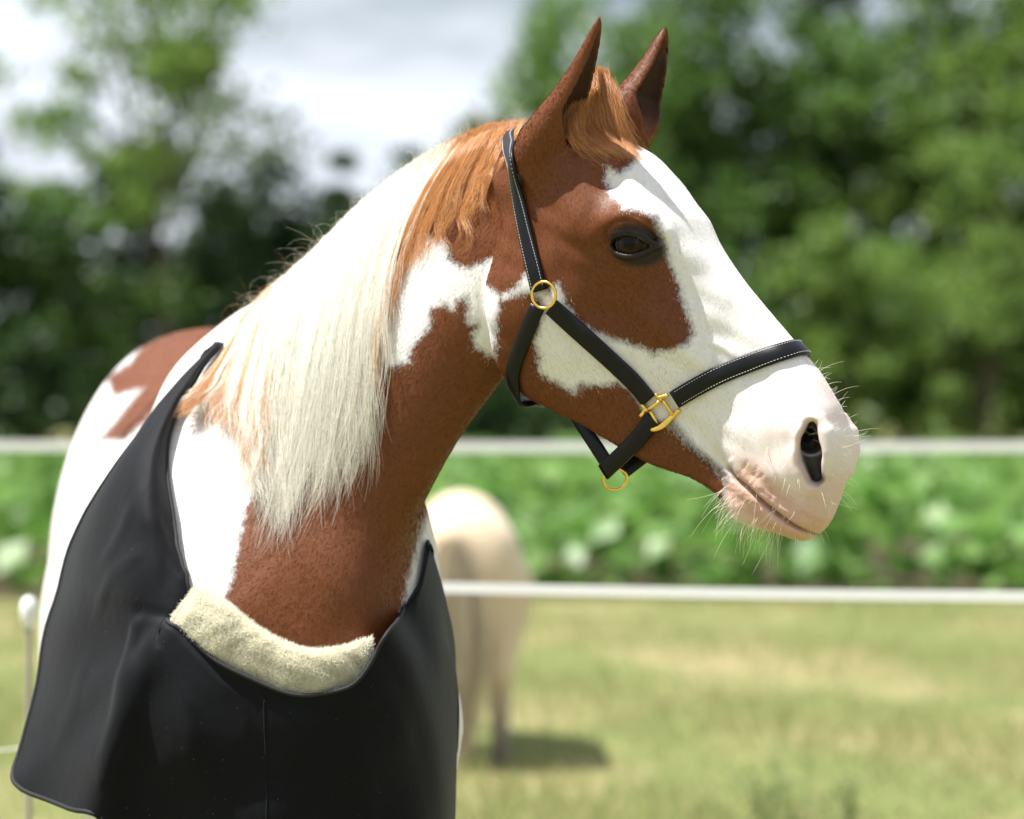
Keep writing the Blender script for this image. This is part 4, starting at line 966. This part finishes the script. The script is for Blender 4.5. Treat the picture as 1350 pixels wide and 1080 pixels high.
# the off-side cheek strap mirrors the near one
m_ = to_head(smooth_path(skin_path([(727,404), (760,434), (800,470), (835,503), (856,528)], 36))); m_[:, 1] *= -1
strap('cheek_strap', from_head(m_), w=.0255)
thr = skin_path([(709,404), (696,436), (683,468), (676,494), (680,514)], 26)
hq = to_head(thr[-1:])[0]; under = [from_head((hq[0]+.016, .034, hq[2]-.010)), from_head((hq[0]+.012, 0, hq[2]-.004)), from_head((hq[0]+.016, -.034, hq[2]-.010))]
m_ = to_head(thr)[::-1].copy(); m_[:, 1] *= -1
full = smooth_path(np.concatenate([thr, catmull(np.array([thr[-1]]+under+[from_head(m_[0])]), 20)[1:-1], from_head(m_)]), 8)
strap('throat_strap', resample(push_out(full, .0035), 70), w=.0215)
nb = skin_path([(890,527), (915,512), (950,494), (990,478), (1025,466), (1048,459)], 40)
h_ = to_head(nb); h_ = h_[h_[:, 1] > .006]; mir = h_[::-1].copy(); mir[:, 1] *= -1
mid = np.array([[h_[-1, 0]+.001, 0, h_[-1, 2]+.004]]); nbf = from_head(catmull(np.concatenate([h_[::3], mid, mir[::3]]), 90))
nbf = smooth_path(snap(nbf, .0035, 4), 4); strap('noseband', nbf, stitch=True, w=.0255)
RING_C = from_head(head_at(808, 628, .004))
def hang(name, pts, up, w=.024):
    p = catmull(np.array(pts), 24); strap(name, p, np.tile(np.array(up, float), (len(p), 1)), w=w)
hwn = cast(862, 552, .006)[0][0]; hf = to_head(hwn); hwf = from_head(hf*np.array([1, -1, 1]))
a0, a1 = hwn, RING_C+np.array([-.012, -.004, .006]); hang('chin_strap', [a0, a0*.6+a1*.4+np.array([.002, -.006, -.002]), a1], (-.30, -.92, .1))
a1 = RING_C+np.array([.012, .010, .006]); hang('chin_strap', [hwf, hwf*.5+a1*.5+np.array([0, 0, -.004]), a1], (-.2, -.90, .2))
a1 = RING_C+np.array([-.004, .006, .012]); hang('throat_connector', [a1, from_head(head_at(790, 594, 0)), from_head(head_at(768, 561, -.012)), from_head(head_at(745, 528, -.030)), from_head(head_at(715, 500, -.03))], (-.45, -.85, -.1), .020)
def ring(name, c, ax1, ax2, r, tr): w = np.linspace(0, 2*np.pi, 40, endpoint=False); return tube(name, c+r*(np.cos(w)[:, None]*ax1+np.sin(w)[:, None]*ax2), tr, M_BRASS, halter, 10, True)
for s in (1, -1):
    c = to_head(cast(717, 389, .0065)[0])[0]; c[1] *= s; c = from_head(c); n = Fn(c[None])[0]; a = unit(np.cross(n, [0, 0, 1.])); ring('ring', c, a, np.cross(n, a), .0180, .0022)
ring('ring', RING_C+np.array([.003, 0, -.004]), unit(np.array([.95, .1, .1])), np.array([-.05, -.45, .88]), .0165, .0021)
# square fittings: bars, two flared ends and a curved foot, one piece
def fitting(side):
    bars = [([(854,540.5),(872,527.5)], .0026), ([(857,542),(867,560)], .0024), ([(874,528),(887,547)], .0024), ([(864,519),(868,524),(873,523),(881,521)], .0026), ([(872,528),(869,523)], .0030),
            ([(846,534),(850,539),(848,544),(844,549)], .0028), ([(855,540),(849,541)], .0030), ([(858,567),(866,566),(875,562),(884,553),(890,546),(896,540)], .0030), ([(862,566),(872,561),(882,552),(890,546)], .0030)]
    V, Fc = [], []
    for px, r in bars:
        c = catmull(np.array(px, float), 10 if len(px) > 2 else 4); p, _ = cast(c[:, 0], c[:, 1], .0085); p[:, 1] = p[:, 1].mean()*.5+p[:, 1]*.5
        if side < 0: h = to_head(p); h[:, 1] *= -1; p = from_head(h)
        o = tube('t', p, r, M_BRASS, None, 8); b = len(V); V += [tuple(v.co) for v in o.data.vertices]; Fc += [[i+b for i in pl.vertices] for pl in o.data.polygons]; me = o.data; bpy.data.objects.remove(o); bpy.data.meshes.remove(me)
    child(new_mesh('square_fitting', np.array(V), Fc, M_BRASS), halter)
fitting(1); fitting(-1)
print('halter', time.time()-t0); t0 = time.time()

# ------------------------------------------------------------------ shoulder blanket
BL = [
 [(292,452,5.92),(290,452,5.92),(288,452,5.92),(286,452,5.93),(284,452,5.93)],
 [(262,490,5.88),(253,494,5.86),(244,499,5.84),(236,503,5.80),(233,511,5.76)],
 [(230,545,5.62),(216,552,5.61),(203,558,5.61),(190,564,5.62),(187,572,5.66)],
 [(214,610,5.53),(195,617,5.53),(175,625,5.54),(152,632,5.59),(144,642,5.68)],
 [(217,675,5.48),(190,680,5.49),(165,690,5.52),(130,698,5.61),(112,708,5.74)],
 [(231,728,5.46),(195,738,5.46),(155,752,5.50),(115,775,5.58),(82,812,5.70)],
 [(241,752,5.445),(196,790,5.45),(147,830,5.50),(98,876,5.575),(54,925,5.67)],
 [(250,772,5.43),(195,830,5.44),(140,900,5.50),(85,970,5.57),(25,1035,5.64)],
 [(247,779,5.428),(196,836,5.437),(145,906,5.488),(93,976,5.552),(38,1041,5.615)],
 [(240,795,5.42),(198,850,5.43),(157,920,5.45),(115,990,5.50),(75,1056,5.55)],
 [(226,815,5.41),(197,870,5.41),(172,940,5.40),(150,1010,5.41),(131,1079,5.43)],
 [(245,832,5.41),(218,890,5.42),(196,970,5.45),(183,1060,5.47),(172,1180,5.50)],
 [(280,862,5.38),(268,920,5.385),(258,1000,5.395),(252,1090,5.405),(247,1220,5.42)],
 [(330,890,5.36),(330,960,5.37),(330,1040,5.38),(330,1130,5.39),(330,1260,5.40)],
 [(400,915,5.35),(405,980,5.355),(410,1060,5.365),(410,1150,5.375),(410,1270,5.385)],
 [(460,903,5.335),(470,970,5.35),(480,1060,5.37),(490,1150,5.385),(495,1260,5.40)],
 [(488,872,5.33),(520,940,5.36),(540,1030,5.40),(555,1120,5.42),(560,1240,5.44)],
 [(508,838,5.33),(545,890,5.38),(572,960,5.44),(588,1050,5.49),(592,1200,5.54)],
 [(530,808,5.42),(554,838,5.46),(580,866,5.52),(603,895,5.66),(602,1010,5.76)],
 [(540,770,5.52),(554,788,5.55),(570,808,5.58),(586,832,5.64),(601,868,5.78)],
 [(549,712,5.62),(557,722,5.64),(566,736,5.68),(576,756,5.73),(588,790,5.84)],
 [(545,668,5.74),(548,674,5.77),(551,681,5.80),(555,690,5.84),(560,702,5.90)],
 [(500,600,6.00),(505,606,6.03),(510,612,6.06),(514,620,6.10),(520,630,6.14)],
 [(300,458,6.18),(300,458,6.2),(300,458,6.22),(300,458,6.24),(300,458,6.26)]]
BL = np.array(BL, float); B3 = pix(BL[..., 0], BL[..., 1], BL[..., 2])
NU, NVV = 210, 70
tmp = np.stack([catmull(B3[i], NVV) for i in range(len(B3))], 0)
PAR = np.r_[0, np.cumsum(np.maximum(np.linalg.norm(np.diff(B3, axis=0), axis=2).mean(1), .012))]   # spacing of the control columns
def col_i(c): return int(np.interp(c, np.arange(len(PAR)), PAR)/PAR[-1]*(NU-1))
CL = pchip(PAR, tmp, np.linspace(0, PAR[-1]-1e-6, NU))                     # (NU, NVV, 3)
for _ in range(2): CL[1:-1] = .25*CL[:-2]+.5*CL[1:-1]+.25*CL[2:]
CP = to_pix(CL); NL = col_i(21.0)                                      # near side: lift the cloth towards the viewer's side of the skin
hug = np.clip(np.arange(NVV)/12., 0, 1); cc, cm = cast(CP[:NL, :, 0].ravel(), CP[:NL, :, 1].ravel(), np.tile(.0035+.0055*hug, NL)); cd = cc[:, 1].reshape(NL, NVV)
cd = np.where(cm.reshape(cd.shape) < .004, cd, 9.0); isn = (g_neck(cc) < F_trunk(cc)+.012).reshape(NL, NVV) & (np.arange(NL)[:, None] > col_i(16.9)); cd = np.where(isn, 9.0, cd); nd = np.minimum(CL[:NL, :, 1], cd)
for _ in range(24):
    av = nd.copy(); av[1:-1] = .25*nd[2:]+.25*nd[:-2]+.5*nd[1:-1]; av[:, 1:-1] = .25*av[:, 2:]+.25*av[:, :-2]+.5*av[:, 1:-1]; nd = np.minimum(av, np.minimum(CL[:NL, :, 1]+.01, cd))
k2 = col_i(2.4)
for _ in range(10): nd[1:k2] = .25*nd[:k2-1]+.5*nd[1:k2]+.25*nd[2:k2+1]; nd[:k2, 1:-1] = .25*nd[:k2, 2:]+.25*nd[:k2, :-2]+.5*nd[:k2, 1:-1]
lw = (1-hug)[None]*((np.arange(NL) > col_i(.6)) & (np.arange(NL) < col_i(10.5)))[:, None]*(cd < 8); nd = nd*(1-lw)+np.where(cd < 8, cd, nd)*lw
CL[:NL] = pix(CP[:NL, :, 0], CP[:NL, :, 1], nd)

for _ in range(3): CL[1:-1, 1:-1] = .5*CL[1:-1, 1:-1]+.125*(CL[2:, 1:-1]+CL[:-2, 1:-1]+CL[1:-1, 2:]+CL[1:-1, :-2])
du, dv = np.gradient(CL, axis=0), np.gradient(CL, axis=1); CN = unit(np.cross(du, dv)); CN *= np.where((CN*(np.array([0, 0, CAM_H])-CL)).sum(-1, keepdims=True) < 0, -1, 1) if False else 1
if CN[60, 30] @ np.array([-.3, -1, 0]) < 0: CN = -CN
CPX = to_pix(CL); X_, Y_ = CPX[..., 0], CPX[..., 1]
def crease(pts, amp, wd):
    d = poly_dist(CPX.reshape(-1, 2), np.array(pts, float)).reshape(NU, NVV); return amp*np.exp(-(d/wd)**2)
wr = crease([(190,825),(180,880),(160,960),(145,1030)], .009, 10)+crease([(192,808),(160,802),(125,800)], -.004, 13)+crease([(194,806),(232,820),(300,890),(330,905)], -.006, 10)
wr += crease([(215,860),(255,930),(262,1000)], .007, 14)+crease([(190,735),(160,760),(140,800)], .004, 9)+crease([(190,650),(175,690),(150,740)], .0035, 9)+crease([(340,915),(345,1000),(335,1080)], -.002, 4)
wr += crease([(470,925),(530,900),(580,880)], .011, 14)+crease([(380,925),(470,945),(560,920)], -.004, 12)+crease([(200,690),(215,730),(240,770)], .003, 7)+crease([(120,880),(105,940),(80,1000)], .004, 16)
_pr = np.random.default_rng(11)
for _ in range(46):
    fx, fy = _pr.normal(0, .030, 2); wr += .00075*np.sin(X_*fx+Y_*fy+_pr.uniform(0, 6.28))*np.clip(np.sin(X_*.011+Y_*.013+_pr.uniform(0, 6.28)), 0, 1)
wr = wr*np.clip((Y_-560)/120, .15, 1)
CL = (CL+CN*(wr*np.clip((col_i(16.5)-np.arange(NU)[:, None])/8., 0, 1))[..., None]).reshape(-1, 3)
N = Nodes('blanket_nylon'); tc = N.new('TexCoord')
wv = N.new('TexWave'); wv.inputs['Scale'].default_value = 420; wv.inputs['Distortion'].default_value = 1.0; N.link(tc.outputs['Object'], wv.inputs['Vector'])
lint = N.ramp(N.noise(330, 2, .5), [(0, (0, 0, 0)), (.765, (0, 0, 0)), (.79, (1, 1, 1))]); dust = N.ramp(N.noise(9, 5, .65), [(.45, (0, 0, 0)), (.75, (.5, .5, .5))])
base = N.mix(N.noise(14, 5, .6), (.0020, .0023, .0035), (.0038, .0044, .0066)); base = N.mix(dust, base, (.007, .008, .011)); base = N.mix(lint, base, (.22, .22, .22))
M_CLOTH = N.pbr(base, .64, .10, normal=N.bump(N.noise(22, 5, .6), .30, .004, N.bump(wv.outputs[1], .10, .0004)), sheen=.06)
N = Nodes('binding_tape'); M_BIND = N.pbr((.012, .012, .014), .7, .3, normal=N.bump(N.noise(300, 3, .5), .4, .001))
blanket = empty('shoulder_blanket', 'black nylon shoulder blanket with cream fleece at the neck, worn by the horse', 'blanket', loc=tuple(pix(330, 900, 5.40)))
faces = np.array([[i*NVV+j, (i+1)*NVV+j, (i+1)*NVV+j+1, i*NVV+j+1] for i in range(NU-1) for j in range(NVV-1)])
cloth = child(new_mesh('cloth', CL, faces, M_CLOTH), blanket)
sm = cloth.modifiers.new('thickness', 'SOLIDIFY'); sm.thickness = .003; sm.offset = -1 if (np.cross(du[60, 30], dv[60, 30]) @ CN[60, 30]) > 0 else 1
G3 = CL.reshape(NU, NVV, 3)
hem = np.concatenate([G3[:, -1]]); child(tube('hem_binding', resample(hem[8:col_i(17)], 200), .0036, M_BIND, None, 8), blanket)
child(tube('neck_binding', resample(G3[:, 0], 180), .0030, M_BIND, None, 8), blanket)
child(tube('seam', resample(np.concatenate([G3[col_i(13.4):col_i(13.4)+1, 5:].reshape(-1, 3)]), 60)+CN[115, 30]*.0005, .0011, M_CLOTH, None, 6), blanket)
# fleece collar folded over the front edge
FT = np.array([(262,771),(292,790),(340,828),(398,856),(448,855),(489,841)], float); FB = np.array([(226,816),(270,855),(330,896),(400,921),(450,907),(490,899)], float)
ft, fb = catmull(FT, 70), catmull(FB, 70); prof = np.linspace(0, 1, 26)
RING = []
c3, _ = cast(*(np.stack([ft, fb], 1)*.5+np.stack([ft, fb], 1)[:, ::-1]*.5)[:, 0].T, .006); base_d = c3[:, 1]
for i in range(70):
    q = ft[i]*(1-prof[:, None])+fb[i]*prof[:, None]; RING.append(q)
RING = np.array(RING); bulge = np.sqrt(np.clip(1-(2*prof-1)**2, 0, 1)); endr = np.clip(np.minimum(np.arange(70), 69-np.arange(70))/4., .25, 1)**.5
bd_, _ = cast(RING[..., 0].ravel(), RING[..., 1].ravel(), .010); bdp = bd_[:, 1].reshape(70, 26); bdp = np.minimum(bdp, base_d[:, None]+.03)
for _ in range(4): bdp[1:-1] = .5*bdp[1:-1]+.25*(bdp[2:]+bdp[:-2])
front = pix(RING[..., 0], RING[..., 1], bdp-.006-.022*bulge*endr[:, None]); back = pix(RING[..., 0], RING[..., 1], bdp+.006*bulge)
lump = .0022*np.sin(RING[..., 0]*.11+np.sin(RING[..., 1]*.09)*2)*np.sin(RING[..., 1]*.13+1); front[..., 1] += lump
loop = np.concatenate([front, back[:, ::-1][:, 1:-1]], 1); kk = loop.shape[1]
ff = [[i*kk+j, i*kk+(j+1) % kk, (i+1)*kk+(j+1) % kk, (i+1)*kk+j] for i in range(69) for j in range(kk)]+[list(range(kk))[::-1], [69*kk+j for j in range(kk)]]
N = Nodes('fleece'); M_FLEECE = N.pbr(N.mix(N.noise(60, 5, .7), (.92, .90, .78), (.88, .84, .68)), .9, .1, normal=N.bump(N.noise(160, 4, .7), 1.0, .004), sheen=.4)
collar = child(new_mesh('fleece_collar', loop.reshape(-1, 3), ff, M_FLEECE), blanket)
nf = 42000; i = RNG.integers(0, 69, nf); j = RNG.integers(0, 25, nf); a, b = RNG.random((nf, 1)), RNG.random((nf, 1))
rt = front[i, j]*(1-a)*(1-b)+front[i+1, j]*a*(1-b)+front[i+1, j+1]*a*b+front[i, j+1]*(1-a)*b
fn_ = unit(np.cross(front[i+1, j]-front[i, j], front[i, j+1]-front[i, j])); fn_ *= np.where(fn_[:, 1:2] > 0, -1, 1)
eg = ((j < 2)*1.0)[:, None]*np.array([.3, 0, .9])+((j > 22)*1.0)[:, None]*np.array([-.2, 0, -.9])+((i > 66)*1.0)[:, None]*np.array([.9, 0, 0])+((i < 2)*1.)[:, None]*np.array([-.9, 0, 0])
cellh = np.floor(rt/.007).astype(int); hs = np.stack([np.sin((cellh*np.array([12.9, 78.2, 37.7])).sum(1)*m) for m in (1.3, 2.1, 3.7)], 1)
dd = unit(fn_+eg+hs*.16+RNG.normal(0, .3, (nf, 3))); Lf = RNG.uniform(.004, .0075, nf)[:, None]; cv = RNG.normal(0, .35, (nf, 3))
P = np.stack([rt, rt+dd*Lf*.4+cv*Lf*.06, rt+dd*Lf*.75+cv*Lf*.22, rt+dd*Lf+cv*Lf*.45], 1)
hp = hair('fleece_pile', P, np.array([.00022, .0002, .00016, .00008]), np.array([.93, .90, .77])*RNG.uniform(.9, 1.06, (nf, 1)), M_MANE)
hp.parent = collar; hp.matrix_parent_inverse = Matrix.Translation(blanket.location).inverted(); hp['kind'] = 'stuff'
hp.matrix_parent_inverse = Matrix.Identity(4)
print('blanket', time.time()-t0)
# ------------------------------------------------------------------ the pony behind the fence, seen from the rear
t0 = time.time()
PXC, PD = -.225, 16.0
PT = np.array([(15.86,.02,.86,.80),(15.90,.14,1.00,.66),(15.98,.225,1.075,.58),(16.12,.265,1.105,.52),(16.35,.275,1.09,.46),(16.7,.29,1.05,.40),(17.0,.27,1.06,.40),(17.25,.21,1.10,.44),(17.4,.13,1.05,.55),(17.46,.02,.86,.82)])
PTD = np.linspace(PT[0, 0], PT[-1, 0], 90); PTV = pchip(PT[:, 0], PT[:, 1:], PTD)
PLEG = []
for s in (-1, 1):
    x = PXC+s*.145+(.030 if s > 0 else 0)
    PLEG.append((np.array([(x, 16.10, .74), (x, 16.04, .56), (x, 15.98, .40), (x, 16.00, .34), (x, 16.02, .13), (x, 16.06, .05), (x, 16.08, .035)]), [.145, .095, .058, .050, .036, .040, .047]))
    PLEG.append((np.array([(x, 17.15, .70), (x, 17.17, .5), (x, 17.18, .33), (x, 17.18, .12), (x, 17.22, .04)]), [.11, .07, .045, .03, .042]))
PNECK = (np.array([(PXC, 17.2, .92), (PXC-.02, 17.45, .95), (PXC-.05, 17.72, .74)]), [.20, .155, .115]); PHEAD = (np.array([(PXC-.05, 17.75, .72), (PXC-.06, 17.85, .50), (PXC-.07, 17.90, .34)]), [.11, .085, .062])
def f_pony(p):
    d = p[:, 1]; hw, tp, bt = [np.interp(d, PTD, PTV[:, k]) for k in range(3)]; cz = .5*(tp+bt); hh = .5*(tp-bt); u = (p[:, 2]-cz)/hh; v = (p[:, 0]-PXC)/hw
    f = (np.sqrt(u*u+v*v+1e-9)-1)*np.minimum(hw, hh); f = np.maximum(f, np.maximum(PTD[0]-d, d-PTD[-1]))
    for s in (-1, 1): f = smin(f, ellip(p, (PXC+s*.125, 16.14, .80), (.135, .26, .25)), .05)
    for l in PLEG: f = smin(f, chain(p, *l), .05)
    f = smin(f, chain(p, *PNECK), .09); f = smin(f, chain(p, *PHEAD), .04)
    for s in (-1, 1): f = smin(f, chain(p, np.array([(PXC-.05+s*.05, 17.72, .82), (PXC-.05+s*.065, 17.74, .93)]), [.03, .008]), .02)
    return f
PV, PQ = surface_nets(f_pony, (-.65, 15.75, -.02), (.2, 18.1, 1.3), .012, coarse=4); PV = laplace(PV, PQ, 2, .5)
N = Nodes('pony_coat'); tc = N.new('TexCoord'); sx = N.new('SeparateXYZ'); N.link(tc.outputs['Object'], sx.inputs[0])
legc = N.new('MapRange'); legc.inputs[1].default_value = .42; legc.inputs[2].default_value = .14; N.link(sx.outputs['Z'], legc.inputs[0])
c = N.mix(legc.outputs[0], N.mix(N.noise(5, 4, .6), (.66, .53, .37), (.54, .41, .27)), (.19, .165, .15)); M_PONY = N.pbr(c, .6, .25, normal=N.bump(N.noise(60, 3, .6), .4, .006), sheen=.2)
pony = empty('pony', 'cream palomino pony grazing with its rump turned, behind the fence tape', 'pony', loc=(PXC, 16.5, 0))
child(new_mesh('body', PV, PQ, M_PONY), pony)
n, k = 1500, 10; t = np.linspace(0, 1, k); dx = BR.normal(0, .065, n); Lt = BR.uniform(.55, .90, n)
q = np.stack([PXC-.03+dx[:, None]*np.sin(np.pi*np.clip(t*.75+.08, 0, 1)), 15.865-.05*np.sin(np.pi*t*.6)+BR.normal(0, .02, (n, 1)), .975-.05*t-Lt[:, None]*t**1.05], -1)
child(hair('tail', q, np.linspace(.0022, .0010, k), np.array([.70, .60, .44])*BR.uniform(.75, 1.1, (n, 1)), M_MANE), pony)
print('pony', time.time()-t0, 'total', time.time()-T_START)
